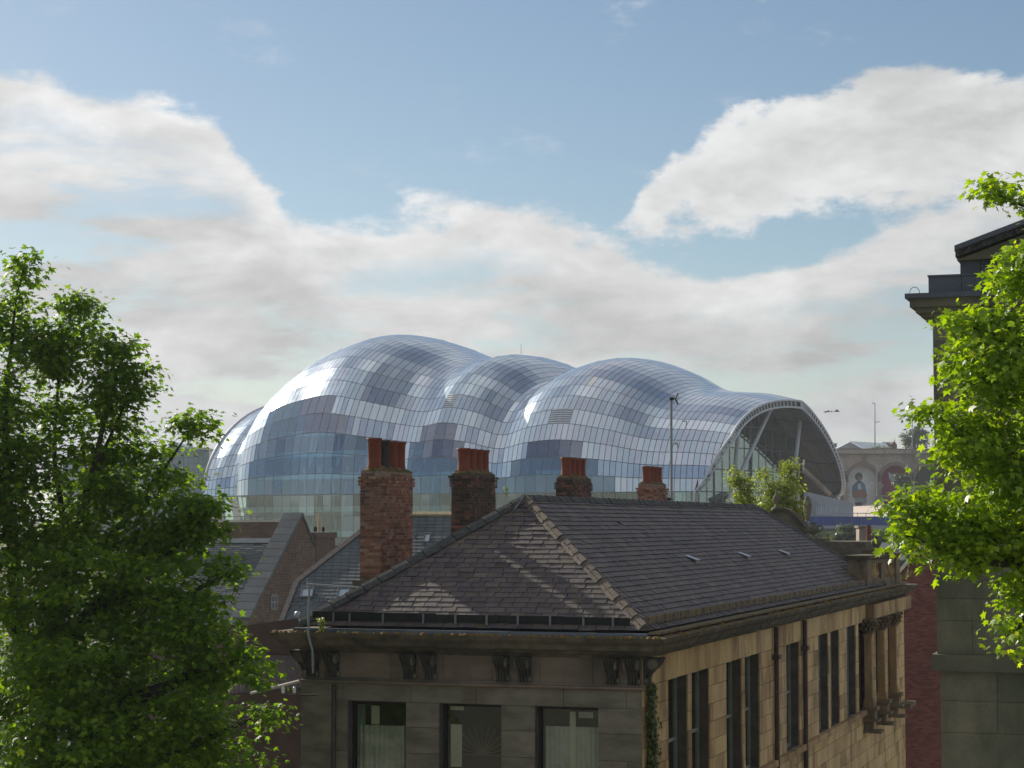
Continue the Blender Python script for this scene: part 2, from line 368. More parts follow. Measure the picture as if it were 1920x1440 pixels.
M['hoard'] = pm('hoard', [(.02, .05, .22), (.03, .07, .30)], .2, .5, .5, 0)
M['ground'] = pm('ground', [(.13, .13, .10), (.24, .22, .18)], .05, .95, 0, 0)
M['asphalt'] = pm('asphalt', [(.045, .045, .047), (.06, .06, .06)], .4, .9, 0, .1)
M['bark'] = pm('bark', [(.035, .028, .02), (.06, .048, .035)], 6, .9, .2, .8, 30)
M['birch'] = pm('birch', [(.25, .24, .22), (.5, .48, .45)], 8, .8, .2, .3)
M['leafL'] = leafmat('maple_leaf_left', (.050, .105, .014), (.115, .20, .02), (.22, .29, .028), (2.1, 2.1, .4), .55, .5, .25)
M['leafR'] = leafmat('maple_leaf_right', (.10, .185, .012), (.21, .33, .016), (.34, .43, .03), (2.0, 1.85, .3), .52, .40, .45)
M['leafB'] = leafmat('birch_leaf', (.12, .17, .028), (.20, .245, .042), (.31, .32, .06), (1.8, 1.8, .5), .52)
M['leafI'] = leafmat('ivy_leaf', (.04, .07, .015), (.09, .13, .03), (.16, .17, .05), (1.3, 1.3, .5), .3)
M['leafF'] = leafmat('far_leaf', (.05, .085, .05), (.08, .12, .06), (.12, .15, .07), (1.3, 1.3, .6), .35)
M['pantile'] = pm('pantile', [(.10, .075, .07), (.15, .11, .10)], 1.5, .85, .5, .4, 20, stain=(.06, .06, .05), stain_amt=.5)
M['blueglass'] = pm('blueglass', [(.12, .18, .20), (.18, .25, .27)], .1, .25, .5, 0, metal=.3)
M['roof_metal'] = pm('roof_metal', [(.30, .36, .42), (.38, .44, .5)], .2, .5, .3, 0)
M['ceramic'] = pm('ceramic', [(.6, .62, .6), (.75, .76, .74)], 5, .2, 0, 0)
M['paleb'] = pm('pale_brick', [(.45, .42, .38), (.58, .55, .5)], 2, .9, .7, .3)
M['bird'] = pm('bird', [(.05, .05, .055), (.09, .09, .1)], 1, .8, 0, 0)
def flat(name, c, rough=.8): return pm(name, [tuple(x*.92 for x in c), tuple(min(1, x*1.08) for x in c)], .4, rough, .2, 0)
def steel_material():
    m = bpy.data.materials.new('shell_steel'); m.use_nodes = True; t = NT(m.node_tree)
    at = t.n('ShaderNodeAttribute', attribute_name='rnd'); r = at.outputs['Fac']
    c = t.ramp(r, [(0, (.48, .58, .67)), (.16, (.54, .63, .71)), (.34, (.565, .61, .70)), (.5, (.52, .61, .70)), (.62, (.59, .655, .73)), (.76, (.61, .64, .72)), (.88, (.64, .69, .745)), (.95, (.76, .75, .72))], 'CONSTANT')  # steel finish tints, also carrying the facets' sky reflections as base colour
    geo = t.n('ShaderNodeNewGeometry')
    n = t.noise(geo.outputs['Position'], .7, 4, .6)
    sc = t.n('ShaderNodeVectorMath', operation='SCALE'); t.l(c, sc.inputs[0]); t.l(t.m('ADD', .88, t.m('MULTIPLY', n, .24)), sc.inputs['Scale'])
    b = t.n('ShaderNodeBsdfPrincipled'); t.l(sc.outputs[0], b.inputs['Base Color']); b.inputs['Metallic'].default_value = .93
    t.l(t.m('ADD', .14, t.m('MULTIPLY', n, .12)), b.inputs['Roughness'])
    o = t.n('ShaderNodeOutputMaterial'); t.l(b.outputs[0], o.inputs[0]); return m
M['steel'] = steel_material()

exec_parts = []
# ================================================================== TERRAIN
def build_ground():
    xs = np.linspace(-1, 1, 41)**3*3500; ys = np.concatenate([np.linspace(-60, 700, 60), np.linspace(760, 6500, 14)])
    prof_y = [-60, 30, 60, 110, 200, 235, 300, 340, 380, 560, 700, 1200, 3000, 6500]
    prof_z = [-13, -14, -16, -22, -29, -31, -31, -20, -8, -6, 0, 6, 18, 22]
    V = []; F_ = []
    for y in ys:
        for x in xs:
            z = float(np.interp(y, prof_y, prof_z))
            if y > 700: z += 10*mnoise.noise(Vector((x/900, y/900, 0)))-12
            if abs(x) > 400 and y > 700: z += 0
            V.append((x, y, CZ+z))
    nx = len(xs)
    for j in range(len(ys)-1):
        for i in range(nx-1): F_.append((j*nx+i, j*nx+i+1, (j+1)*nx+i+1, (j+1)*nx+i))
    MB().add(V, F_).build('ground', M['ground'], kind='structure')
    w = MB().slab([(-900, 205, CZ-29.6), (900, 205, CZ-29.6), (900, 335, CZ-29.6), (-900, 335, CZ-29.6)], (0, 0, -.5))
    w.build('river_water', pm('river', [(.02, .03, .03), (.03, .045, .045)], .1, .12, 0, .3, 1.0, spec=.5), kind='structure')
build_ground()

# ================================================================== ARTS CENTRE
phi = R(32.5)
DD = np.array([math.sin(phi), math.cos(phi), 0]); AA = np.array([-math.cos(phi), math.sin(phi), 0]); NN0 = np.array([33.2, 380, CZ])
SS = np.array([-12, -6, 0, 10.5, 20, 29, 37, 44, 50, 57, 63, 70, 78, 86, 94, 102, 110, 117, 122, 128.])
HH = np.array([22.5, 24.5, 25.9, 27.3, 31.7, 34.3, 33.1, 30.4, 34.0, 36.2, 35.0, 36.7, 39.9, 41.9, 40.8, 37.8, 32.2, 28.1, 28.6, 28.2])
NB = np.array([0, 0, 0, 0, 0.6, 1.0, .6, -.6, .6, .8, .2, -.4, 3.8, 3.0, 1.5, .9, -1.2, -8.0, -7.9, -8.7])
def hermite(x, X, Yv):
    m = np.gradient(Yv, X); i = np.clip(np.searchsorted(X, x)-1, 0, len(X)-2); d = X[i+1]-X[i]; t = (x-X[i])/d
    return (2*t**3-3*t**2+1)*Yv[i]+(t**3-2*t**2+t)*d*m[i]+(-2*t**3+3*t**2)*Yv[i+1]+(t**3-t**2)*d*m[i+1]
def shell(s, th, inset=0.0):
    s = np.asarray(s, float); th = np.asarray(th, float)
    hh = hermite(s, SS, HH)-6-inset; nb = hermite(s, SS, NB)
    b = 35+nb*.5-inset; c = np.cos(th)
    ex = np.where(c >= 0, 2/(2.4-.55*np.clip((s-110)/14, 0, 1)), 2/(1.22+1.18*np.clip((s-2)/28, 0, 1)))
    bf = b-.6*np.clip(1-(s-2)/25, 0, 1)
    w = b-np.where(c >= 0, b, bf)*np.sign(c)*np.abs(c)**ex-nb+inset; z = 6+hh*np.abs(np.sin(th))**ex
    return NN0+s[..., None]*AA+w[..., None]*DD+np.stack([0*z, 0*z, z], -1)
_t = np.linspace(0, math.pi/2, 400); _p = shell(np.full(400, 30.), _t); _a = np.concatenate([[0], np.cumsum(np.linalg.norm(np.diff(_p, axis=0), axis=1))])
NR = 15
ROWS = list(np.interp(np.linspace(0, _a[-1], NR+1), _a, _t)); ROWS += [math.pi-x for x in ROWS[-2::-1]]   # 31 lines
def s_at(px, th):
    a, b = -12., 127.
    for _ in range(40):
        m_ = (a+b)/2; x, y = proj(shell(m_, th))
        if x > px: a = m_
        else: b = m_
    return a
# the mouth: where the shell is cut, further out with height
def s_cut(th):
    q = max(0, math.sin(th)); return -.8-5.6*min(1, q/.5)**.55 if th < math.pi/2 else -6.4*q**.9+.4*(1-q)
def s_end(th):
    return 127.0-(1-math.sin(th))*1.0
def build_arts_centre():
    root = empty('arts_centre', tuple(shell(60., math.pi/2))[:2]+(CZ-7,), label='huge bulging steel and glass concert hall with three shell-like humps across the river', cat='concert hall')
    cols = np.arange(-9.0, 128.0, 1.25)
    zone = {0: [(462, 712), (772, 862), (930, 1152)], 1: [(470, 694), (765, 866), (957, 1120)], 2: [(480, 690), (768, 868), (986, 1088)],
            3: [(492, 652), (790, 852)], 4: [(500, 628)]}
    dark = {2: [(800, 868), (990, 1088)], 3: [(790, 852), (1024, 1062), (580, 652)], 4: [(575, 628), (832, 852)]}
    louv = {4: [(1031, 1069)], 5: [(838, 857)]}
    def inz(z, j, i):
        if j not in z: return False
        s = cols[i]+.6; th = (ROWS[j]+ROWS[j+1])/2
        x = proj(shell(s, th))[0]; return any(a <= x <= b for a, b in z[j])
    panels = []; lining = MB(); far = MB(); glassP = []; louvers = []
    cellg = {}
    refl_tone = []; left = 0  # stepped values per column group, painting banded sky reflections into the panels
    for i in range(len(cols)):
        if left <= 0: left = random.choice([2, 2, 3, 3, 4]); cur = min(1, max(0, random.gauss(.33+.22*math.sin(cols[i]*.29+1), .20)))
        refl_tone.append(cur); left -= 1
    rowt = [random.random() for _ in range(2*NR)]
    for j in range(2*NR):
        for i in range(len(cols)-1):
            s0, s1 = cols[i], cols[i+1]; t0, t1 = ROWS[j], ROWS[j+1]
            tm = (t0+t1)/2
            a0, a1 = max(s0, s_cut(t0)), max(s0, s_cut(t1)); b0, b1 = min(s1, s_end(t0)), min(s1, s_end(t1))
            if a0 >= b0-.05 and a1 >= b1-.05: continue
            a0 = min(a0, b0); a1 = min(a1, b1)
            r = min(.999, max(0, refl_tone[min(len(cols)-1, i+(j//2) % 2)]*.8+.2*rowt[j]+(random.gauss(0, .16) if random.random() < .25 else random.gauss(0, .03))))
            g = j < NR and (inz(zone, j, i) or inz(louv, j, i)); cellg[(j, i)] = g
            c = [shell(a0, t0), shell(b0, t0), shell(b1, t1), shell(a1, t1)]
            li = [shell(a0, t0, .35), shell(b0, t0, .35), shell(b1, t1, .35), shell(a1, t1, .35)]
            if not g: lining.add([tuple(x) for x in li], [(0, 1, 2, 3)])
            if g:
                if inz(louv, j, i): louvers.append((c, r)); continue
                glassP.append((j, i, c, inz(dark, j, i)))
            elif j < NR+4: panels.append((c, r, j))
            else: far.slab([tuple(x) for x in c], tuple(shell((a0+b1)/2, tm, .12)-shell((a0+b1)/2, tm)), r)
    def shrink(c, g, ju=.0):
        c = np.array(c); m = c.mean(0); e = (c[1]-c[0])+(c[2]-c[3]); f_ = (c[3]-c[0])+(c[2]-c[1])
        le = np.linalg.norm(e)/2+1e-6; lf = np.linalg.norm(f_)/2+1e-6; out = []
        for k, (a, b) in enumerate(((1, 1), (-1, 1), (-1, -1), (1, -1))):
            out.append(c[k]+a*e/2/le*min(g, le*.3)*1.0+b*f_/2/lf*min(g, lf*.3)*1.0)
        n = np.cross(e, f_); n /= np.linalg.norm(n)+1e-9
        if n[2] < 0 and n[1] > 0: n = -n
        out = [o-n*((o-m) @ n) for o in out]
        if ju:
            k1, k2 = random.gauss(0, ju), random.gauss(0, ju)
            out = [o+n*(k1*((o-m) @ e)/le+k2*((o-m) @ f_)/lf) for o in out]
        return out, n
    def area(c):
        q = [proj(x) for x in c]; a = 0
        for k in range(4): a += q[k][0]*q[(k+1) % 4][1]-q[(k+1) % 4][0]*q[k][1]
        x = q[0][0]
        occ = q[0][1] > 935
        return -abs(a)*(0 if occ else 1)
    panels.sort(key=lambda p: area(p[0]))
    st = MB()
    for k, (c, r, j) in enumerate(panels):
        q, n = shrink(c, .06, .0018)
        if k < 240: MB().slab([tuple(x) for x in q], tuple(-n*.1), r).build('cladding_panel', M['steel'], root)
        else: st.slab([tuple(x) for x in q], tuple(-n*.1), r)
    st.build('cladding_panel_field', M['steel'], root, kind='stuff')
    far.build('rear_cladding', M['steel'], root, kind='stuff')
    lining.build('shell_lining', M['lining'], root)
    # glazed bays: panes two columns wide
    glassP.sort(key=lambda q: (q[0], q[1])); k = 0; gst = MB(); gst2 = MB(); fr = MB(); npane = 0
    while k < len(glassP):
        j, i, c, d = glassP[k]; c = list(c); w = 1
        if k+1 < len(glassP) and glassP[k+1][0] == j and glassP[k+1][1] == i+1: c[1], c[2] = glassP[k+1][2][1], glassP[k+1][2][2]; w = 2
        q, n = shrink(c, .07, .008)
        if npane < 60 and not d:
            MB().slab([tuple(x) for x in q], tuple(-n*.06), random.random()).build('pane', M['sglass'], root); npane += 1
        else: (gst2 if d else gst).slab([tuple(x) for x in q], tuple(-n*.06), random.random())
        for a, b, wd in ((c[0], c[3], .07), (c[0], c[1], .10)):
            a = np.array(a)-n*.12; b = np.array(b)-n*.12
            fr.tube([tuple(a), tuple(b)], wd, 4, cap=False)
        k += w
    if gst.F: gst.build('pane_field', M['sglass'], root, kind='stuff')
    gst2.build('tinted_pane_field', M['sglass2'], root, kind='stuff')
    fr.build('glazing_frame', M['mullion'], root)
    lv = MB()
    for c, r in louvers:
        c = np.array(c)
        for q in np.linspace(0.05, .95, 7):
            a = c[0]*(1-q)+c[3]*q; b = c[1]*(1-q)+c[2]*q; d = (c[3]-c[0])*.075
            lv.slab([tuple(a), tuple(b), tuple(b+d), tuple(a+d)], (0, .25, -.25))
    lv.build('louvre', M['white_steel'], root)
    # skirt: vertical glazing under the shell, z 6 down to -7
    zl = [6.0, 1.6, -2.8, -7.0]; sk = []; fr = MB(); opq = MB()
    for i in range(0, len(cols)-1, 2):
        s0, s1 = cols[i], cols[min(i+2, len(cols)-1)]
        if s1 < 0 or s0 > 126.5: continue
        p0, p1 = shell(s0, 0.0), shell(s1, 0.0)
        for k in range(3):
            za, zb = zl[k], zl[k+1]
            lean = lambda z, s: DD*((6-z)*(.02+(.32 if s > 112 else max(0, (s-100)/12*.32 if s > 100 else 0))))
            q = [p+lean(z, s)+np.array([0, 0, z-6.0]) for p, s, z in ((p0, s0, za), (p1, s1, za), (p1, s1, zb), (p0, s0, zb))]
            qq, n = shrink(q, .06, .006)
            (opq if s0 > 112.6 and random.random() < .75 else (sk.append((qq, n)) or None) or MB()).slab([tuple(x) for x in qq], tuple(-n*.06), random.random())
            fr.tube([tuple(q[0]-n*.1), tuple(q[3]-n*.1)], .08, 4, cap=False); fr.tube([tuple(q[0]-n*.1), tuple(q[1]-n*.1)], .10 if k else .16, 4, cap=False)
    sst = MB()
    for k, (q, n) in enumerate(sk):
        if k < 120: MB().slab([tuple(x) for x in q], tuple(-n*.06)).build('skirt_pane', M['skirt_glass'], root)
        else: sst.slab([tuple(x) for x in q], tuple(-n*.06))
    if sst.F: sst.build('skirt_pane_field', M['skirt_glass'], root, kind='stuff')
    if opq.F: opq.build('skirt_panel', M['steel'], root)
    fr.build('skirt_frame', M['mullion'], root)
    # interior: concourse floors, hall walls, struts, lights
    fl = MB(); hw = MB(); stt = MB(); cw = MB()
    for z, w0, w1 in ((-7.2, 1, 60), (-1.6, 5, 22), (3.6, 6, 22), (10.6, 7, 20), (15.4, 9, 20), (20.0, 11, 20)):
        for s in np.arange(2, 120, 3.0):
            if z > 9 and not (62 < s < 112 or 20 < s < 36 or 49 < s < 62): continue
            nb0, nb1 = hermite(np.array([s, s+3.0]), SS, NB)
            q = [NN0+AA*sx+DD*wx+np.array([0, 0, z]) for sx, wx in ((s, w0-nb0), (s+3, w0-nb1), (s+3, w1), (s, w1))]
            fl.slab([tuple(x) for x in q], (0, 0, -1.1))
    for s in np.arange(4, 120, 3.0):
        q = [NN0+AA*sx+DD*17.0+np.array([0, 0, z]) for sx, z in ((s, -7), (s+3, -7), (s+3, 24 if s < 106 else 13), (s, 24 if s < 106 else 13))]
        hw.slab([tuple(x) for x in q], tuple(DD*.5), random.random())
        if random.random() < .75:
            a = random.uniform(.2, 1); 
            q = [NN0+AA*sx+DD*(15.4)+np.array([0, 0, z]) for sx, z in ((s+.3, -7), (s+.3+2.2*a, -7), (s+.3+2.2*a, -7+random.choice([3, 5, 8, 10])), (s+.3, -7+4))]
            cw.slab([tuple(x) for x in q], tuple(DD*.4), random.random())
    for sx in np.arange(66, 102, 7.5):
        for z0, z1 in ((-7, 12), (12, 27)):
            for d in (-2.2, 2.2):
                a = NN0+AA*sx+DD*8+np.array([0, 0, z0]); b = NN0+AA*(sx+d)+DD*(6+z1*.25)+np.array([0, 0, z1])
                stt.tube([tuple(a), tuple(b)], .28, 6)
    fl.build('concourse_floor', M['floor_in'], root); hw.build('hall_wall', M['hall'], root); cw.build('inner_wall', M['cream'], root); stt.build('inner_strut', M['white_steel'], root)
    # arch rim at the mouth: box beam following the cut with ribs
    ths = np.linspace(0.0, math.pi, 73); pts = [shell(s_cut(t_)-.1, t_) for t_ in ths]; inn = [shell(s_cut(t_)-.1, t_, 1.35) for t_ in ths]
    pts[0] = pts[0]
    lowf = [pts[0]-np.array([0, 0, 12.])+AA*1.5]; low2 = [inn[0]-np.array([0, 0, 12.])+AA*1.5]
    pts = lowf+pts+[pts[-1]-np.array([0, 0, 3.])]; inn = low2+inn+[inn[-1]-np.array([0, 0, 3.])]
    rim = MB(); inner = MB(); ribs = MB(); web = MB()
    rim.tube([tuple(p) for p in pts], .24, 8); inner.tube([tuple(p) for p in inn], .2, 8)
    web_off = AA*.7
    for k in range(len(pts)-1):
        web.add([tuple(pts[k]+web_off), tuple(pts[k+1]+web_off), tuple(inn[k+1]+web_off), tuple(inn[k]+web_off)], [(0, 1, 2, 3)])
        for q in (.0,):
            a = pts[k]*(1-q)+pts[k+1]*q; b = inn[k]*(1-q)+inn[k+1]*q
            MB().tube([tuple(a), tuple(b)], .16, 4, cap=False).build('arch_rib', M['white_steel'], root)
    rim.build('arch_rim', M['white_steel'], root); inner.build('arch_inner_rim', M['white_steel'], root)
    web.build('arch_web', M['soffit'], root)
    # far-end rim on the left
    pl = [shell(s_end(t_)+.1, t_) for t_ in np.linspace(0, math.pi, 50)]; pl = [pl[0]-np.array([0, 0, 10.])+DD*3]+pl
    MB().tube([tuple(p) for p in pl[:26]], .3, 8).build('end_rim', M['white_steel'], root)
    pl2 = [shell(s_end(t_)-.3, t_, .4) for t_ in np.linspace(0, math.pi, 40)]
    MB().add([tuple(p) for p in pl2], [list(range(40))]).build('end_wall', M['hall'], root)
    # soffit ribs inside the mouth
    sf = MB(); pur = MB()
    for s in (-1.0, 6.0, 13.0):
        tt = [t_ for t_ in np.linspace(.02, math.pi-.02, 60) if s > s_cut(t_)+.3]
        if len(tt) > 3: sf.tube([tuple(shell(s, t_, .9)) for t_ in tt], .18, 5)
    for t_ in ROWS[1:-1:2]:
        pur.tube([tuple(shell(s, t_, .7)) for s in np.linspace(s_cut(t_)+.3, 24, 12)], .2, 4)
    sf.build('soffit_beam', M['soffit'], root); pur.build('soffit_purlin', M['soffit'], root)
    sp = MB()
    for j in range(0, 2*NR):
        for s in np.arange(-6, 26, 4.0):
            t0, t1 = ROWS[j], ROWS[j+1]
            if s < s_cut((t0+t1)/2)+.4: continue
            sp.slab([tuple(shell(sx, tx, .45)) for sx, tx in ((s+.1, t0), (s+3.9, t0), (s+3.9, t1), (s+.1, t1))], tuple(shell(s, (t0+t1)/2, .6)-shell(s, (t0+t1)/2, .45)), random.random())
    sp.build('soffit_panel', M['soffit'], root)
    # glazed end wall set back in the mouth
    sg = 4.0; gp = []; fr = MB(); ws = np.arange(1.2, 60, 3.3)
    def ztop(w):
        t_ = np.linspace(0, math.pi, 200); q = shell(np.full(200, sg), t_, .9); wq = (q-NN0) @ DD
        return float(np.interp(w, wq, q[:, 2]-CZ))
    for a, b in zip(ws[:-1], ws[1:]):
        zt = [ztop(a), ztop(b)]; zs = [-7, -2.6, 1.8, 6.2, 10.6, 15, 19.4, 23.8, 30]
        for k in range(len(zs)-1):
            z0 = zs[k]
            if z0 > max(zt): break
            za, zb = min(zs[k+1], zt[0]), min(zs[k+1], zt[1])
            if za <= z0+.05 and zb <= z0+.05: break
            q = [NN0+AA*sg+DD*wx+np.array([0, 0, z]) for wx, z in ((a+.05, z0+.05), (b-.05, z0+.05), (b-.05, max(z0+.06, zb-.05)), (a+.05, max(z0+.06, za-.05)))]
            MB().slab([tuple(x) for x in q], tuple(AA*.08)).build('end_pane', M['endglass'], root)
            fr.tube([tuple(NN0+AA*sg+DD*a+np.array([0, 0, z0])), tuple(NN0+AA*sg+DD*b+np.array([0, 0, z0]))], .11, 4, cap=False)
        fr.tube([tuple(NN0+AA*sg+DD*a+np.array([0, 0, -7])), tuple(NN0+AA*sg+DD*a+np.array([0, 0, zt[0]]))], .10, 4, cap=False)
    fr.build('end_mullion', M['mullion'], root)
    # things inside the mouth and the slanted columns in front
    ib = MB()
    for w in (9, 17, 26, 34, 43, 50):
        ib.tube([tuple(NN0+AA*7+DD*w+np.array([0, 0, -7])), tuple(NN0+AA*8+DD*(w+1)+np.array([0, 0, ztop(w)-.5]))], .55, 8)
    ib.build('inner_column', M['soffit'], root)
    fl = MB()
    for z in (-1.5, 4.5, 10.5, 16):
        q = [NN0+AA*sx+DD*wx+np.array([0, 0, z]) for sx, wx in ((10, 5+z*.4), (30, 5+z*.4), (30, 52-z*.2), (10, 52-z*.2))]
        fl.slab([tuple(x) for x in q], (0, 0, -.9))
    fl.build('end_floor', M['floor_in'], root)
    MB().slab([tuple(NN0+AA*22+DD*w_+np.array([0, 0, z_])) for w_, z_ in ((1.8, -7), (62, -7), (60, 16), (44, 24), (26, 24), (6, 14))], tuple(AA*.5)).build('foyer_wall', M['cream'], root)
    for (xa, ya, xb, yb, da, db) in ((1446, 765, 1346, 978, 404, 392), (1501, 782, 1487, 905, 418, 416), (1385, 803, 1376, 900, 396, 398)):
        MB().tube([tuple(P(xb, yb, db)), tuple(P(xa, ya, da))], .42, 10).build('slanted_column', M['white_steel'], root)
    for w0, w1, wd in ((60, 30, .8), (66, 40, .5)):
        pass
    for k, (w_, h_) in enumerate(((63, 0),)):
        a = NN0+AA*1.0+DD*66+np.array([0, 0, 4.]); 
    MB().tube([tuple(P(1487, 862, 424)), tuple(P(1555, 926, 436))], .55, 8).build('raking_strut', M['viaduct'], root)
    MB().tube([tuple(P(977, 668, 441)), tuple(P(977, 645, 441))], .06, 5).build('roof_mast', M['galv'], root)
    return root
build_arts_centre()

# ================================================================== NEAR STONE BUILDING
EV, KZ = -2.0, 0.7077                      # eaves height, roof slope
RW, RL = 7.15, 31.8                         # roof width (along the front) and length
def zroof(u, v): return EV+KZ*min(-u, u+RW, v, RL-v)
def build_stone_building():
    root = empty('stone_building', L(-3.6, 0, -14.5), label='sooty sandstone building with hipped slate roof and four brick chimney stacks in front', cat='building')
    W_, D_ = 7.2, 37.6
    # ---- walls
    core = MB()
    core.lbox(-W_+.34, -.40, .42, 37.2, -14.5, -2.3)
    core.build('inner_wall', M['black'], root)
    def wall(fr, length, bands, holes, mat, name, depth, limit, bl=(.55, 1.0), joint=.012, first=True, back=M['mortar']):
        """fr(x,d,z): x along wall, d depth outward(+); bands: z lines top to bottom; holes: (x0,x1,zb,zt)"""
        out = []; bk = MB()
        for k in range(len(bands)-1):
            zt, zb = bands[k], bands[k+1]; segs = [(0, length)]
            for (a, b, hb, ht) in holes:
                if hb < (zt+zb)/2 < ht:
                    segs = [q for s_ in segs for q in ((s_[0], min(s_[1], a)), (max(s_[0], b), s_[1])) if q[1]-q[0] > .02]
            for a, b in segs:
                bk.lbox(a, b, -.40, -.024, zb, zt, 0, fr)
                x = a; ph = random.uniform(*bl)*.6
                while x < b-.01:
                    w = ph if x == a else random.uniform(*bl); ph = ph
                    e = x+w if b-(x+w) > .22 else b
                    e = min(e, b)
                    c = fr((x+e)/2, -.17, (zt+zb)/2); ax = fr(e-joint/2, 0, 0)-fr(x+joint/2, 0, 0); ay = (fr(0, 1, 0)-fr(0, 0, 0))*(.36+random.uniform(-.004, .006))
                    out.append((bmat(c, ax, ay, Vector((0, 0, zt-zb-joint))), random.random())); x = e
        bk.build(name+'_backing', back, root)
        pieces(name, out, mat, root, limit)
    # front wall (faces -v): x from left corner
    F1 = lambda x, d, z: L(-W_+x, -d, z)
    S1 = lambda x, d, z: L(d, x, z)
    fw = [(u_at(655)+W_, u_at(763)+W_, -6.2, -3.62), (u_at(825)+W_, u_at(940)+W_, -6.2, -3.62), (u_at(1003)+W_, u_at(1120)+W_, -6.2, -3.62)]
    wall(F1, W_-.002, [-3.27, -3.62, -4.12, -4.64, -5.16, -5.7, -6.2, -6.8, -7.4], fw, M['soot'], 'front_stone', .3, 70, (.9, 1.9), .010)
    MB().lbox(-W_, -.36, .002, .4, -14.5, -7.4).build('lower_wall', M['soot'], root)
    # frieze panels between the string course and the cornice
    fz = []; x = 0
    for e in (.62, 1.9, 3.05, 4.1, 5.1, 6.2, W_-.002):
        fz.append((bmat(F1((x+e)/2, -.15, -2.88), F1(e-.008, 0, 0)-F1(x, 0, 0), Vv*.33, Vector((0, 0, .54))), random.random())); x = e
    pieces('frieze_stone', fz, M['soot_pink'], root)
    # side wall windows
    sw = [(1249.6, 1286.5), (1293.5, 1326.5), (1358, 1387), (1393, 1420), (1470, 1494), (1530, 1548.5), (1552.5, 1569), (1583, 1600), (1605, 1622), (1637, 1650), (1660, 1671)]
    sh = [(v_at(a), v_at(b), -6.0, -3.2) for a, b in sw]
    zb = [-2.30, -2.62, -3.2]; z = -3.2
    while z > -6.0: z -= .4; zb.append(z)
    while z > -9: z -= .45; zb.append(z)
    wall(S1, D_, zb, sh, M['sand'], 'side_stone', .3, 300, (.5, 1.0), .014)
    MB().lbox(-.40, 0, .40, D_, -14.5, zb[-1]).build('lower_wall', M['sand'], root)
    # ---- windows
    def window(fr, a, b, zb_, zt_, kind):
        w = MB(); dp = -.26
        t = .055 if kind == 'side' else .05
        for (x0, x1, z0, z1) in ((a, a+t, zb_, zt_), (b-t, b, zb_, zt_), (a+t, b-t, zt_-t*1.4, zt_), (a+t, b-t, zb_, zb_+t)):
            w.lbox(x0, x1, dp-.05, dp+.03, z0, z1, 0, fr)
        zm = zt_-1.35
        if kind == 'side': w.lbox(a+t, b-t, dp-.04, dp+.02, zm-.03, zm+.03, 0, fr)
        wo = w.build('window', M['wood_green'] if kind == 'side' else M['black'], root)
        MB().lbox(a+t, b-t, dp-.015, dp-.009, zb_+t, zt_-t*1.4, 0, fr).build('pane', M['glass'], wo)
        return wo
    for a, b, c, d in sh: window(S1, a, b, c, d, 'side')
    wins = [window(F1, a, b, c, d, 'front') for a, b, c, d in fw]
    # interiors of the front windows
    for k, (a, b, c, d) in enumerate(fw):
        rm = MB()
        rm.lbox(a-.3, b+.3, -.41, -.405, c, d+.2, 0, F1)
        rm.build('room_backing', M['room'], root)
        def folds(x0, x1, z0, z1, n, m, nm, skew=0):
            q = MB(); V = []
            for i in range(n*4+1):
                t_ = i/(n*4); x = x0+(x1-x0)*t_; dd = -.36+.025*math.sin(t_*n*2*math.pi)
                V += [F1(x, dd, z1), F1(x+skew*(1-t_), dd, z0)]
            q.add(V, [(2*i, 2*i+1, 2*i+3, 2*i+2) for i in range(n*4)], 0, True); q.build(nm, m, wins[k])
        if k == 0:
            folds(a+.12, b-.18, c, d-.52, 9, M['curtain'], 'curtain', -.0)
            folds(a+.06, a+.24, c, d-.1, 3, M['wood_green'], 'curtain')
            MB().lbox(a+.38, a+.56, -.35, -.34, d-.50, d-.12, 0, F1).build('window_picture', M['blind'], wins[k])
        if k == 1:
            for i in range(13):
                an = math.pi*i/12; MB().lbox(0, 0.6, 0, .01, -.012, .012, 0, lambda x, y, z: F1((a+b)/2+.12+x*math.cos(an)-z*math.sin(an), -.37, d-1.05+x*math.sin(an)+z*math.cos(an))+Vv*y).build('straw_ray', M['sand_dark'], wins[k])
            MB().lbox(a+.12, a+.36, -.36, -.35, d-1.3, d-.45, 0, F1).build('blind', M['blind'], wins[k])
            MB().lbox(a+.10, a+.40, -.355, -.345, d-.16, d-.08, 0, F1).build('blind', M['blind'], wins[k])
        if k == 2:
            MB().lbox(a+.62, a+.74, -.36, -.33, c, d-.12, 0, F1).build('window_post', M['blind'], wins[k])
            folds(a+.1, b-.1, c, d-.42, 11, M['curtain'], 'curtain', .0)
            MB().lbox(a+.80, a+1.10, -.35, -.345, d-.24, d-.12, 0, F1).build('window_picture', M['curtain'], wins[k])
    # ---- pilaster and string course
    pl = MB()
    pl.lbox(-W_-.06, -W_+.62, -.06, .0, -7.4, -3.27); pl.build('pilaster', M['soot'], root)
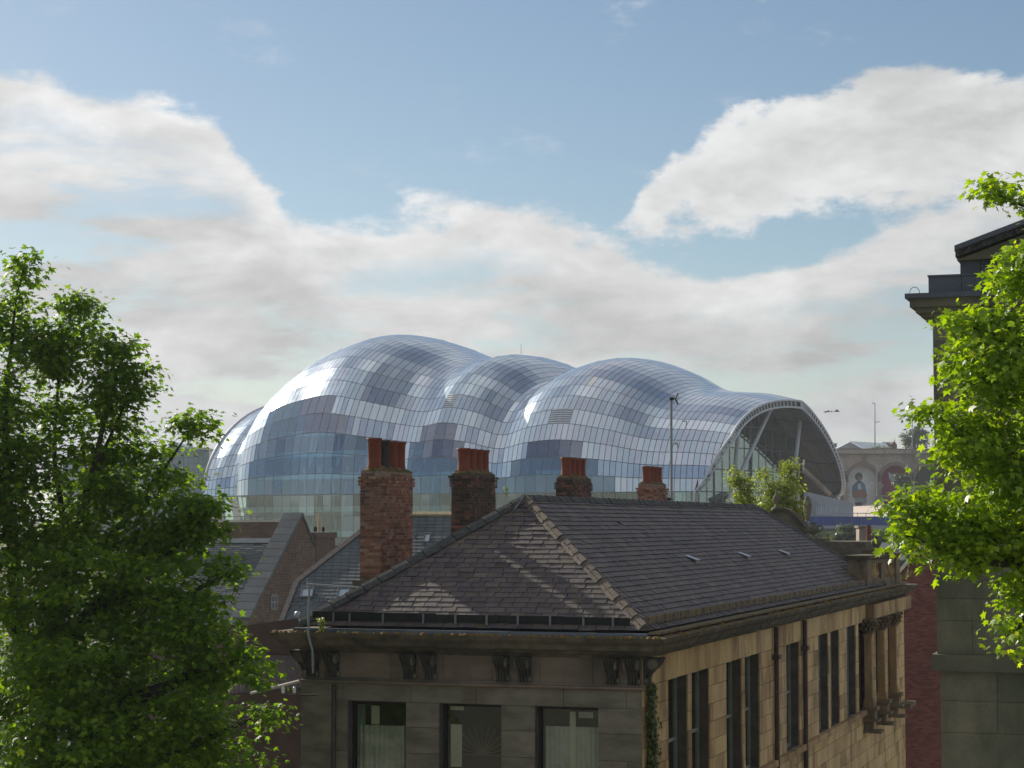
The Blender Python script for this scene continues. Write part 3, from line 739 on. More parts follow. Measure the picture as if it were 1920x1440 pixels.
    def run(prof, mat, name, seg=.95, u0=-W_, v1=D_, jit=.008, side=True, front=True):
        """moulding: prof list of (outward, z); front run, side run and left return, mitred"""
        def sec(path0, path1, out0, out1, a, b, r):
            mb = MB(); V = []
            for (o, z) in prof: V.append(path0(o, z))
            for (o, z) in prof: V.append(path1(o, z))
            n = len(prof); Fc = [[i, (i+1) % n, n+(i+1) % n, n+i] for i in range(n)]+[list(range(n-1, -1, -1)), list(range(n, 2*n))]
            return mb.add(V, Fc, r)
        k = 0
        if front:
            N = max(1, int((-u0)/seg)); xs = [0]+[(i+random.uniform(-.15, .15))/N for i in range(1, N)]+[1]
            for i in range(N):
                j = random.uniform(-jit, jit)
                fa = lambda o, z, q=xs[i], e=(i == 0), j=j: L((u0-o if e else u0*(1-q))+(0 if e else .004), -o-j*(o > .1), z+j*.5)
                fb = lambda o, z, q=xs[i+1], e=(i == N-1), j=j: L((o if e else u0*(1-q))-(0 if e else .004), -o-j*(o > .1), z+j*.5)
                sec(fa, fb, 0, 0, 0, 0, random.random()).build(name, mat, root)
        if side:
            N = int(v1/seg)
            for i in range(N):
                j = random.uniform(-jit, jit)
                fa = lambda o, z, q=i/N, e=(i == 0), j=j: L(o+j*(o > .1), (-o if e else v1*q)+(0 if e else .004), z+j*.5)
                fb = lambda o, z, q=(i+1)/N, j=j: L(o+j*(o > .1), v1*q-.004, z+j*.5)
                sec(fa, fb, 0, 0, 0, 0, random.random()).build(name, mat, root)
        fa = lambda o, z: L(u0-o, -o, z); fb = lambda o, z: L(u0-o, 9, z)
        sec(fa, fb, 0, 0, 0, 0, .5).build(name, mat, root)
    run([(0, -3.27), (.05, -3.27), (.10, -3.235), (.10, -3.205), (.05, -3.19), (.04, -3.15), (0, -3.15)], M['soot_pink'], 'string_course_stone', 1.5, side=False)
    run([(0, -2.64), (.07, -2.64), (.10, -2.585), (.20, -2.56), (.22, -2.50), (.40, -2.47), (.43, -2.38), (.50, -2.34), (.55, -2.30), (.58, -2.225), (.53, -2.205), (.30, -2.20), (0, -2.195)], M['cornice'], 'cornice_stone', .95, jit=.012)
    # ragged mossy crust on the cornice edge
    mo = MB()
    for i in range(420):
        if i < 150: u = random.uniform(-W_-.5, .5); c = L(u, -.50-random.random()*.07, -2.205)
        else: v = random.uniform(-.5, 36)**1.0; c = L(.30+random.random()*.27, v, -2.20)
        s_ = random.uniform(.015, .05)
        mo.lathe(c, [(s_*1.3, -.02), (s_, s_*.3), (s_*.5, s_*.6), (0.001, s_*.7)], 6, random.random())
    mo.build('moss_tuft_field', pm('moss', [(.09, .06, .02), (.20, .12, .035), (.11, .09, .03)], 9, .95, .6, .6, 60), root, kind='stuff')
    # ---- scroll brackets under the cornice
    def scroll(c, out, al, w=.25, nm='scroll_bracket'):
        """c: top centre against the wall; out: outward unit; al: along unit"""
        ct = []
        for i in range(15):
            q = i/14; z = -.53*q; o = .30*(1-q)**1.2+.055+.035*math.sin(q*math.pi*2.2+.4); ct.append((o, z))
        b = MB(); n = 4
        V = [c+al*sx*w/2+out*0+Zv*0 for sx in (-1, 1)]
        pts = [(0, 0)]+[(o-.03, z) for o, z in ct]+[(0, -.53)]
        V = [c+al*(-w/2)+out*o+Zv*z for o, z in pts]; m_ = len(V); V += [p+al*w for p in V]
        b.add(V, [list(range(m_)), list(range(2*m_-1, m_-1, -1))]+[[i, i+m_, (i+1) % m_+m_, (i+1) % m_] for i in range(m_)])
        o_ = b.build(nm, M['soot_black'], root)
        for k in range(n):      # reeded front
            x = -w/2+(k+.5)*w/n; rr = []
            pp = [c+al*x+out*(o+.012)+Zv*z for o, z in ct]
            rad = [w/n*.5*(1.0-.3*abs(math.sin(i*1.35))) for i in range(15)]
            MB().tube(pp, rad, 7).build('reed', M['soot_black'], o_)
        for s_ in (-1, 1):      # scroll eyes on the flanks
            for (oo, zz, r_) in ((.20, -.13, .115), (.055, -.46, .06)):
                p0 = c+al*(s_*w/2)+out*oo+Zv*zz
                MB().tube([p0-al*s_*.02, p0+al*s_*.025], [r_, r_*.85], 12).build('volute', M['soot'], o_)
    for px in (771, 809, 944, 985, 1147, 1187): scroll(F1(u_at(px)+W_, 0, -2.62), -Vv, Uv)
    for px in (590, 628): scroll(F1(u_at(px)+W_, 0.0, -2.62), -Vv, Uv, .27)
    scroll(F1(.62, 0, -2.62)+Uv*.0, -Vv*.7+Uv*.3, Uv, .12)
    scroll(S1(.16, 0, -2.62), Uv, Vv); scroll(L(-W_, .18, -2.62), -Uv, Vv)
    # ---- roof
    deck = []
    e = .14
    rb = MB()
    A, B_, C_, D2 = L(-RW-e, -e, EV-e*KZ), L(e, -e, EV-e*KZ), L(e, RL+e, EV-e*KZ), L(-RW-e, RL+e, EV-e*KZ)
    r1, r2 = L(-RW/2, RW/2, EV+KZ*RW/2), L(-RW/2, RL-RW/2, EV+KZ*RW/2)
    dn = Vector((0, 0, -.012))
    rb.add([p+dn for p in (A, B_, C_, D2, r1, r2)], [(0, 1, 4), (1, 2, 5, 4), (2, 3, 5), (3, 0, 4, 5), (0, 3, 2, 1)])
    roof = rb.build('roof', M['black'], root)
    sl = []; cour = 26; run_ = RW/2/cour; slope = math.hypot(1, KZ)
    def course(org, al, up, length0, cut0, cut1, tot, wid=(.26, .36), phase=0):
        """org: eave start point, al: along, up: plan direction up the slope"""
        for k in range(-1, tot):
            d = k*run_; a = cut0(d); b = cut1(d)
            if b-a < .1: continue
            x = a-random.uniform(0, .25)-(k % 2)*.15
            while x < b:
                w = random.uniform(*wid); x0, x1 = max(x, a), min(x+w, b); x += w
                if x1-x0 < .03: continue
                sx = random.uniform(-.004, .004)
                lift = .013+random.uniform(-.002, .004)
                Lg = run_*1.35
                d0 = d-random.uniform(0, .010)-(random.random() < .03)*random.uniform(0, .03)
                uv = up+Zv*KZ
                tilt = random.gauss(0, .0035)
                nrm = (al.cross(uv)).normalized()
                if nrm.z < 0: nrm = -nrm
                c = org+al*((x0+x1)/2+sx)+uv*(d0+Lg/2)+nrm*(lift+.002)
                ay = uv*Lg-nrm*.026+al*random.gauss(0, .004); ax = al*(x1-x0-.014)+nrm*tilt
                if random.random() < .0012: continue
                sl.append((bmat(c, ax, ay, nrm*.012), min(.999, max(0, random.gauss(.45, .3)))))
    hp = lambda d: d
    course(L(-RW, 0, EV), Uv, Vv, RW, lambda d: d, lambda d: RW-d, cour)
    n_front = len(sl)
    course(L(0, 0, EV), Vv, -Uv, RL, lambda d: d, lambda d: RL-d, cour)
    pieces('slate', sl, M['slate'], roof, 300, 'slate_field')
    fs = MB()   # hidden back and left slopes stay as broad courses
    for k in range(cour):
        d = k*run_
        fs.slab([L(-RW+d, d, EV+KZ*d), L(-RW+d, RL-d, EV+KZ*d), L(-RW+d+run_*1.3, RL-d-run_*1.3, EV+KZ*(d+run_*1.3)-.01), L(-RW+d+run_*1.3, d+run_*1.3, EV+KZ*(d+run_*1.3)-.01)], (0, 0, .012), random.random())
        fs.slab([L(-RW+d, RL-d, EV+KZ*d), L(-d, RL-d, EV+KZ*d), L(-d-run_*1.3, RL-d-run_*1.3, EV+KZ*(d+run_*1.3)-.01), L(-RW+d+run_*1.3, RL-d-run_*1.3, EV+KZ*(d+run_*1.3)-.01)], (0, 0, .012), random.random())
    fs.build('rear_slate_course', M['slate'], roof)
    # hip and ridge tiles
    def caps(p0, p1, n, w, mat, h=.09, half=True):
        d = (p1-p0); sd = d.cross(Zv).normalized(); upn = sd.cross(d).normalized()
        if upn.z < 0: upn = -upn
        for i in range(n):
            a = p0+d*(i/n); b = p0+d*((i+1)/n-.012/1.0*(1/n)*3)
            j = random.uniform(-.012, .012); V = []
            for q, lf in ((a, .03), (b, .012)):
                for (x, z) in ((-w, -h), (-w*.55, .0), (0, .045), (w*.55, .0), (w, -h), (w*.5, -h*1.2), (-w*.5, -h*1.2)):
                    V.append(q+sd*(x+j)+upn*(z+lf))
            Fc = [[k, k+7, (k+1) % 7+7, (k+1) % 7] for k in range(7)]+[list(range(7)), list(range(13, 6, -1))]
            MB().add(V, Fc, random.random()).build('hip_tile', mat, roof)
    caps(B_+Zv*.05-(B_-r1)*.015, r1+Zv*.05, 15, .13, M['hip'])
    caps(A+Zv*.06, r1+Zv*.06, 15, .16, M['hip_dark'])
    caps(r1+Zv*.04, r2+Zv*.04, 52, .11, M['hip_dark'])
    caps(C_+Zv*.05, r2+Zv*.05, 14, .12, M['hip_dark']); caps(D2+Zv*.05, r2+Zv*.05, 14, .11, M['hip_dark'])
    # lead flashing at the apex, roof vents
    MB().slab([r1+Uv*-.06+Zv*.09-Vv*.05, r1+Uv*.02+Zv*.09-Vv*.05, r1-Vv*.42-Uv*.10-Zv*.25, r1-Vv*.42-Uv*.14-Zv*.25], (0, -.01, .02)).build('lead_strip', M['lead'], roof)
    for px, py in ((1299, 1053), (1396, 1046), (1471, 1041)):
        nn = (Uv*KZ+Zv).normalized(); p = on_plane(px, py, L(0, 0, EV), nn); b = MB()
        up_ = (-Uv+Zv*KZ).normalized()
        b.slab([p-Vv*.18+up_*.22+nn*.02, p+Vv*.18+up_*.22+nn*.02, p+Vv*.18-up_*.10+nn*.11, p-Vv*.18-up_*.10+nn*.11], nn*.02)
        b.add([p-Vv*.18-up_*.1+nn*.11, p+Vv*.18-up_*.1+nn*.11, p+Vv*.17-up_*.12+nn*.0, p-Vv*.17-up_*.12+nn*.0], [(0, 1, 2, 3)])
        b.build('roof_vent', M['galv'], roof)
    p = on_plane(1255, 1010, L(0, 0, EV), (Uv*KZ+Zv).normalized()); up_ = (-Uv+Zv*KZ).normalized(); nn = (Uv*KZ+Zv).normalized()
    MB().slab([p+nn*.03, p+Vv*.04+nn*.03, p+Vv*.04-up_*.45+nn*.03, p-up_*.45+nn*.03], nn*.01).build('lead_strip', M['lead'], roof)
    # ---- eaves: snow board on brackets, lead gutter
    for i in range(5):
        a = -RW+.12+i*(RW-.35)/5
        MB().lbox(a, a+(RW-.35)/5-.01, -.05+random.uniform(-.01, .01), -.015, -1.985+random.uniform(-.01, .01), -1.80-.012*i+random.uniform(-.008, .008)).build('snow_board', M['black'], root)
    for px in (630, 660, 722, 797, 857, 915, 973, 1033, 1095, 1150):
        u = u_at(px); MB().slab([L(u-.02, -.07, -1.83), L(u+.02, -.07, -1.83), L(u+.045, -.13, -2.02), L(u+.0, -.13, -2.02)], -Vv*.015).build('board_bracket', M['galv_mid'], root)
    N = 46
    for i in range(6):
        MB().lbox(.015, .045, .25+i*5.2, .25+(i+1)*5.2-.02, -1.985, -1.83).build('snow_board', M['sand_dark'], root)
    for i in range(N):
        v = .3+i*(31/N); b = MB()
        b.tube([L(.06, v, -1.86), L(.30, v-.05, -2.06)], .008, 4); b.tube([L(.05, v, -1.84), L(.07, v, -1.98)], .008, 4)
        b.build('board_bracket', M['galv_mid'], root)
    MB().lbox(-W_-.05, .22, -.50, -.32, -2.20, -2.13).build('gutter', M['lead'], root)
    MB().lbox(-W_, .16, -.31, -.08, -2.19, -2.165).build('gutter_shade_strip', M['black'], root)  # black strip stands in for the shaded gap under the slate overhang
    MB().lbox(.17, .40, -.15, 36, -2.16, -2.115).build('gutter', M['sand_dark'], root)
    # ---- parapet over the far bay with balusters
    q = MB(); q.lbox(-.55, .10, 28.3, 29.2, -2.13, -1.16); q.lbox(-.55, .12, 35.0, 35.9, -2.13, -1.16); q.lbox(-.50, -.1, 29.2, 35.0, -2.13, -1.2)
    q.lbox(-.1, .06, 29.2, 35.0, -2.13, -1.86); q.lbox(-.1, .06, 29.2, 35, -1.34, -1.2); q.lbox(-.1, .08, 31.6, 32.6, -1.86, -1.34)
    pa = q.build('parapet', M['sand_dark'], root)
    q = MB(); q.lbox(-.62, .20, 28.2, 36.0, -1.16, -1.04); q.build('coping', M['cornice'], pa)
    for i in range(14):
        v = 29.4+i*.42
        if 31.4 < v < 32.8: continue
        MB().lathe(L(-.01, v, -1.86), [(.05, 0), (.07, .1), (.09, .18), (.05, .3), (.035, .42), (.06, .52)], 8).build('baluster', M['sand'], pa)
    # ---- bay with columns
    ent = MB(); ent.lbox(.002, .30, 28.4, 37.5, -3.1, -2.64); ent.build('entablature', M['sand'], root)
    for px0, px1 in ((1624, 1642), (1649, 1664), (1671, 1685)):
        v0, v1 = v_at(px0, .3), v_at(px1, .3); vc = (v0+v1)/2-.1; uc = .16
        c = MB(); c.lbox(uc-.12, uc+.12, vc-.14, vc+.14, -5.66, -3.58); c.lbox(uc-.15, uc+.15, vc-.17, vc+.17, -5.8, -5.66); c.lbox(uc-.17, uc+.17, vc-.20, vc+.20, -5.9, -5.8); c.lbox(uc-.14, uc+.14, vc-.16, vc+.16, -3.64, -3.58)
        co = c.build('pier', M['sand'], root)
        c = MB(); c.lathe(L(uc, vc, -3.58), [(.14, 0), (.17, .03), (.14, .06), (.20, .22), (.27, .36), (.24, .38)], 14)
        for row in range(3):
            for k in range(12):
                an = (k+.5*(row % 2))*math.pi/6; dd = Vector((math.cos(an), math.sin(an), 0)); z0 = -3.52+.13*row
                b0 = L(uc, vc, z0); c.tube([b0+dd*(.13+.03*row), b0+dd*(.21+.03*row)+Zv*.10, b0+dd*(.29+.03*row)+Zv*.15, b0+dd*(.30+.03*row)+Zv*.09], [.05, .055, .04, .015], 5)
        c.lbox(uc-.30, uc+.30, vc-.30, vc+.30, -3.18, -3.1)
        c.build('capital', M['sand_dark'], co)
        for (o0, hw, z0, z1) in ((.46, .30, -6.02, -5.9), (.38, .26, -6.3, -6.02), (.5, .32, -6.38, -6.3), (.30, .22, -6.66, -6.38), (.58, .36, -6.74, -6.66)):
            MB().lbox(.0, o0, vc-hw, vc+hw, z0, z1).build('pedestal_stone', M['sand_dark'], root)
    MB().lbox(.002, .10, 28.5, 28.9, -6.0, -3.1).build('pilaster', M['sand'], root)
    MB().lbox(0, .42, 36.0, 37.6, -6.66, -6.5).build('end_sill', M['sand_dark'], root)
    MB().lbox(.002, .14, 1.0, 28.4, -6.16, -6.0).build('sill_course', M['sand'], root)
    # ---- downpipes on the side wall
    for px in (1452.5, 1506):
        v = v_at(px, .1); b = MB(); b.tube([L(.10, v, -2.64), L(.10, v, -14)], .065, 10)
        b.lbox(.0, .2, v-.14, v+.14, -3.46, -3.34)
        b.build('downpipe', M['iron'], root)
    b = MB(); b.tube([L(-W_+.68, -.06, -3.3), L(-W_+.68, -.06, -14)], .04, 8); b.build('downpipe', M['iron'], root)
    # ---- chimney stacks
    def stack(idx, v0, top, mat, plinth=False):
        u0, u1, v1 = -7.10, -6.60, v0+1.93
        ctop = top-.42
        co = MB(); co.lbox(u0+.014, u1-.014, v0+.014, v1-.014, -2.2, ctop+.32)
        ch = co.build('chimney_stack', M['mortar_ch'] if mat is M['brick'] else M['mortar'], root)
        ps = []; h = .0725; z = -2.0 if idx else -1.35; k = 0
        while z < ctop+.34:
            o = 0
            if z > ctop-.03: o = .035
            if z > ctop+.13: o = .06 if z < ctop+.2 else .03
            if z > ctop+.2: o = -.01-(z-ctop-.2)*.25
            for face in range(4):
                Lf = (u1-u0+2*o) if face % 2 == 0 else (v1-v0+2*o)
                x = 0; st_ = (.225 if (k % 2) == 0 else .1125) if (k % 4) else .1125
                first = True
                while x < Lf-.005:
                    w = .225 if (k % 4 or face % 2 == 0) else .1125
                    if first and (k % 2): w = .1125
                    first = False
                    e = min(x+w, Lf)
                    if Lf-e < .05: e = Lf
                    xm = (x+e)/2; rr = random.uniform(-.004, .006)
                    if face == 0: c = L(u0-o+xm, v0-o+.05-rr, z+h/2); ax = Uv*(e-x-.015); ay = Vv*.1
                    elif face == 1: c = L(u1+o-.05+rr, v0-o+xm, z+h/2); ax = Vv*(e-x-.015); ay = Uv*.1
                    elif face == 2: c = L(u0-o+xm, v1+o-.05, z+h/2); ax = Uv*(e-x-.015); ay = Vv*.1
                    else: c = L(u0-o+.05, v0-o+xm, z+h/2); ax = Vv*(e-x-.015); ay = Uv*.1
                    x = e
                    if face >= 2: hid = True
                    ps.append((bmat(c, ax, ay, Vector((0, 0, h-.014))), random.random(), face))
            z += h; k += 1
        vis = [(m_, r) for m_, r, f_ in ps if f_ < 2]; hid = [(m_, r) for m_, r, f_ in ps if f_ >= 2]
        pieces('brick', vis, mat, ch, 150 if idx == 0 else (80 if idx == 1 else 35), 'brick_field')
        b = MB()
        for m_, r in hid: b.mbox(m_, r)
        b.build('rear_brick_field', mat, ch, kind='stuff')
        # flaunching: lumpy mortar
        b = MB(); nu, nv = 6, 24; V = []
        for j in range(nv+1):
            for i in range(nu+1):
                a, c = i/nu, j/nv; ed = min(min(a, 1-a)*2, min(c, 1-c)*8, 1)
                V.append(L(u0-.0+(u1-u0)*a, v0+(v1-v0)*c, ctop+.30+.14*ed**.6+.035*random.random()))
        b.add(V, [(j*(nu+1)+i, j*(nu+1)+i+1, (j+1)*(nu+1)+i+1, (j+1)*(nu+1)+i) for j in range(nv) for i in range(nu)])
        b.build('flaunching', M['flaunch'], ch)
        hh = (.62, .55, .52, .52)[idx]
        for i in range(4):
            v = v0+.22+i*.485; dk = (idx == 0 and i == 1); r = .155 if idx < 2 else .15
            zz = ctop+.40; hi = hh*(1.05 if i == 0 and idx < 1 else 1)
            p = MB(); p.lathe(L((u0+u1)/2, v, zz), [(r*1.06, -.05), (r*1.02, .03), (r*.93, .10), (r*.95, hi-.07), (r*1.10, hi-.05), (r*1.12, hi), (r*.9, hi), (r*.82, hi-.3), (.001, hi-.31)], 20)
            po = p.build('chimney_pot', M['pot_dark'] if dk else M['pot'], ch)
            if dk: po['label'] = 'blackened chimney pot'
        if plinth:
            MB().lbox(u0-.12, u1+.1, v0-.12, v0+.2, -1.6, -1.23).build('plinth', M['soot'], ch)
    for i, (v0, tp) in enumerate(((2.63, 1.26), (8.44, 1.34), (17.15, 1.41), (26.25, 1.40))):
        stack(i, v0, tp, M['brick'] if i in (0, 3) else M['brick_dark'], i == 0)
    # ---- curved pediment with ball finial, far end, and its urn
    vp = 34.0
    pts = [(-4.75+1.85*k/12, -.32+.84*math.sin(math.pi*k/12)**.8) for k in range(13)]
    b = MB(); b.slab([L(u, vp, -.6) for u in (-4.75, -2.9)][::-1]+[L(u, vp, z) for u, z in pts], Vv*.5); pd = b.build('curved_pediment', M['soot'], root)
    b = MB()
    for k in range(12):
        (a0, z0), (a1, z1) = pts[k], pts[k+1]
        b.slab([L(a0, vp-.12, z0+.06), L(a1, vp-.12, z1+.06), L(a1, vp-.12, z1-.03), L(a0, vp-.12, z0-.03)], Vv*.8)
    b.build('pediment_moulding', M['cornice'], pd)
    b = MB(); b.lathe(L(-4.05, vp+.3, .50), [(.22, 0), (.2, .06), (.09, .13), (.05, .2), (.06, .23), (.12, .30), (.155, .40), (.12, .50), (.05, .57), (.035, .62), (.025, .72), (.004, .84)], 14); b.build('ball_finial', M['soot'], pd)
    MB().lbox(-6.9, -.6, 32.5, 36, -2.3, -.62).build('rear_attic', M['soot'], root)
    def urn(c, s_, nm, hand=True):
        b = MB(); b.lathe(c, [(.16*s_, 0), (.15*s_, .05*s_), (.06*s_, .1*s_), (.2*s_, .2*s_), (.28*s_, .36*s_), (.24*s_, .5*s_), (.12*s_, .56*s_), (.1*s_, .62*s_), (.18*s_, .68*s_)], 14)
        o = b.build(nm, M['soot'], root)
        if hand:
            for d in (-1, 1):
                b = MB(); b.tube([c+Uv*d*.22*s_+Zv*.25*s_, c+Uv*d*.40*s_+Zv*.32*s_, c+Uv*d*.44*s_+Zv*.46*s_, c+Uv*d*.34*s_+Zv*.56*s_, c+Uv*d*.2*s_+Zv*.5*s_], .05*s_, 6); b.build('urn_handle', M['soot'], o)
    urn(P(1525, 1008, 73), .78, 'urn'); MB().lbox(-2.9, -2.2, 33.5, 34.6, -2.2, -.52).build('urn_pedestal', M['soot'], root)
    urn(L(-.2, 32.4, -.9), .68, 'urn', False); MB().lbox(-.6, .25, 31.9, 32.9, -1.03, -.9).build('urn_pedestal', M['cornice'], root)
    return root
M['hip_dark'] = pm('hip_dark', [(.045, .045, .045), (.075, .075, .07)], 5, .9, .5, .9, 50, stain=(.30, .30, .28), stain_amt=.35, sscale=25)
build_stone_building()

# ================================================================== MIDDLE-GROUND ROOFS
def courses(name, corners, mat, parent, ncourse, width, limit=300, thick=.02, fieldname=None, jit=.0):
    """tile or brick courses over the quad corners (bl, br, tr, tl): rows of flat boxes standing proud"""
    bl, br, tr, tl = [Vector(c) for c in corners]; nrm = (br-bl).cross(tl-bl).normalized()
    if nrm.dot(CAM-bl) < 0: nrm = -nrm
    out = []
    for k in range(ncourse):
        q0, q1 = k/ncourse, (k+1)/ncourse
        a0, b0 = bl.lerp(tl, q0), br.lerp(tr, q0); a1, b1 = bl.lerp(tl, q1), br.lerp(tr, q1)
        am, bm = a0.lerp(a1, .5), b0.lerp(b1, .5); Ln = (bm-am).length
        n = max(1, int(Ln/width)); off = (k % 2)*.5
        rise = (a1-a0).length; upd = (tl-bl).normalized()
        al = (bm-am).normalized(); upp = nrm.cross(al).normalized(); upp = upp if upp.dot(upd) > 0 else -upp
        hgt = abs((a1-a0).dot(upp))
        x = -off*width
        while x < Ln:
            x0, x1 = max(0, x), min(Ln, x+width*random.uniform(.96, 1.04)); x += width
            if x1-x0 < width*.15: continue
            c = am+al*((x0+x1)/2)+nrm*(thick/2+random.uniform(0, thick*.3))
            out.append((bmat(c, al*(x1-x0-width*.05), upp*hgt*.90+nrm*(-thick*.6 if jit else 0), nrm*thick), min(.999, max(0, random.gauss(.5, .25)))))
    pieces(name, out, mat, parent, limit, (fieldname or name+'_field'))
M['paint_grey'] = flat('paint_grey', (.24, .23, .22))
def gable_house():
    root = empty('brick_house', P(560, 1300, 112), label='brown brick house with steep gable and grey slate roof behind the left tree', cat='house')
    # gable wall plane is u-facing; apex (565,967), lower verge end (466,1163)
    YB = 104.0
    Bv = P(466, 1163, YB)
    Av = on_plane(565, 967, Bv, Uv); n = Uv
    g = lambda x, y: on_plane(x, y, Bv, n)
    poly = [g(466, 1165), g(470, 1330), g(668, 1330), g(668, 1023), g(587, 1023), Av]
    w = MB().slab(poly, -Uv*.4).build('gable_wall', M['mortar_bg'], root)
    # brick courses on the gable wall, clipped to its outline (row by row)
    def edges(zc):
        xs = []
        pp = poly
        for i in range(len(pp)):
            a, b = pp[i], pp[(i+1) % len(pp)]
            if (a.z-zc)*(b.z-zc) < 0: t_ = (zc-a.z)/(b.z-a.z); xs.append(a.lerp(b, t_).dot(Vv))
        return sorted(xs)
    ztop = Av.z; zlow = g(560, 1225).z; out = []; h = .15; z = zlow; k = 0
    base = Av-Vv*Av.dot(Vv)-Zv*Av.z
    while z < ztop:
        e = edges(z+h/2)
        if len(e) >= 2:
            x = e[0]-(k % 2)*.22
            while x < e[-1]:
                x0, x1 = max(x, e[0]), min(x+.45, e[-1]); x += .45
                if x1-x0 > .1: out.append((bmat(base+Vv*((x0+x1)/2)+Zv*(z+h/2)+Uv*.008, Vv*(x1-x0-.03), Uv*.03, Zv*(h-.03)), random.random()))
        z += h; k += 1
    pieces('brick', out, M['brick_bg'], w, 300)
    # verge coping along the gable
    b = MB()
    d = (Av-Bv); sd = Uv; up = sd.cross(d).normalized(); up = up if up.z > 0 else -up
    for i in range(14):
        a = Bv+d*(i/14); c = Bv+d*((i+1)/14-.004)
        MB().slab([a-Uv*.95+up*.05, a+Uv*.12+up*.05, c+Uv*.12+up*.05, c-Uv*.95+up*.05], up*.16, random.random()).build('coping_stone', M['slate_far'], root)
    d2 = g(587, 1023)-Av; up2 = Zv
    MB().slab([Av-Uv*.4+Zv*.02, Av+Uv*.1+Zv*.02, Av+d2+Uv*.1, Av+d2-Uv*.4], (0, 0, .14)).build('coping_stone', M['slate_far'], root)
    # main roof slope facing the river of roofs (towards -v); in plane through verge
    al = Uv; nrm = d.cross(Uv).normalized(); nrm = nrm if nrm.z > 0 else -nrm
    rp = lambda x, y: on_plane(x, y, Bv-nrm*.25, nrm)
    tl, tr, br, bl = rp(330, 1013), rp(531, 1013), rp(452, 1172), rp(250, 1172)
    tr = tr; rf = MB().slab([bl, br, tr, tl], -nrm*.25).build('roof', M['black'], root)
    courses('slate', (bl, br, tr, tl), M['slate_far'], rf, 44, .42, 300, .02, jit=1)
    MB().slab([tl+nrm*.03+Zv*.05, tr+nrm*.03+Zv*.05, tr-d.normalized()*.35+nrm*.08, tl-d.normalized()*.35+nrm*.08], nrm*.05).build('ridge_flashing', M['lead'], rf)
    # brick wall above the slope
    q = [P(300, 979, 116), P(548, 979, 112), P(548, 1040, 112), P(300, 1040, 116)]
    wl = MB().slab(q, Vv*.5).build('upper_wall', M['mortar_bg'], root)
    courses('brick', (q[3], q[2], q[1], q[0]), M['brick_bg'], wl, 24, .45, 120)
    MB().slab([q[0]+Zv*.02-Vv*.1, q[1]+Zv*.02-Vv*.1, q[1]+Zv*.02+Vv*.6, q[0]+Zv*.02+Vv*.6], (0, 0, .09)).build('wall_coping', M['paleb'], root)
    # lower wall under the eaves
    q = [rp(250, 1176)+Vv*.3, br-Zv*.2+Vv*.3, br-Zv*.2+Vv*.3-Zv*9, rp(250, 1176)+Vv*.3-Zv*9]
    MB().slab(q, Vv*.4).build('front_wall', M['brick_bg'], root)
    MB().tube([P(408, 985, 103.5), P(408, 1016, 103.5)], .04, 6).build('vent_pipe', M['paleb'], root)
    # windows in the gable wall
    for x, y0, y1 in ((512, 1115, 1143), (508, 1190, 1225)):
        c = g(x, (y0+y1)/2); h_ = abs(g(x, y0).z-g(x, y1).z); wd = .85
        fr = lambda a, d_, z: c+Vv*a+Uv*d_+Zv*z
        b = MB()
        for (a0, a1, z0, z1) in ((-wd/2, -wd/2+.1, -h_/2, h_/2), (wd/2-.1, wd/2, -h_/2, h_/2), (-wd/2, wd/2, h_/2-.1, h_/2+.02), (-wd/2, wd/2, -h_/2-.02, -h_/2+.1), (-wd/2+.1, wd/2-.1, -.05, .05), (-.04, .04, -h_/2, h_/2)):
            b.lbox(a0, a1, .03, .09, z0, z1, 0, fr)
        wo = b.build('window', M['paint_grey'], root); MB().lbox(-wd/2+.08, wd/2-.08, .035, .045, -h_/2, h_/2, 0, fr).build('pane', M['skyglass'], wo)
    # chimney at the right of the gable
    u0 = g(591, 1000); u1 = g(627, 1000); zt = g(609, 998).z
    b = MB(); w_ = (u1-u0).dot(Vv)
    pc = u0+Vv*w_/2; pc.z = 0
    b.lbox(-w_/2, w_/2, -1.1, .05, zt-4.5, zt-.3, 0, lambda a, d_, z: pc+Vv*a+Uv*d_+Zv*z); b.lbox(-w_/2-.08, w_/2+.08, -1.2, .13, zt-.3, zt, 0, lambda a, d_, z: pc+Vv*a+Uv*d_+Zv*z)
    ch = b.build('chimney', M['brick_bg'], root)
    s_ = 112/3830
    for px, hh, rr, mt in ((603.5, 9, 3.2, 'black'), (611, 35, 2.9, 'pot_cream'), (618.5, 9, 3.2, 'black')):
        c = g(px, 997); MB().lathe(c-Uv*.4, [(rr*s_*.9, 0), (rr*s_, .1), (rr*s_*.9, hh*s_)], 10).build('chimney_pot', M[mt], ch)
    MB().lbox(-.1, .1, 0, .2, 0, .35, 0, lambda a, d_, z: g(634, 1029)+Vv*a+Uv*d_+Zv*z).build('vent_cap', M['galv'], root)
M['skyglass'] = pm('skyglass', [(.14, .17, .21), (.22, .25, .29)], .6, .12, .2, 0, spec=.8, metal=.2)
gable_house()
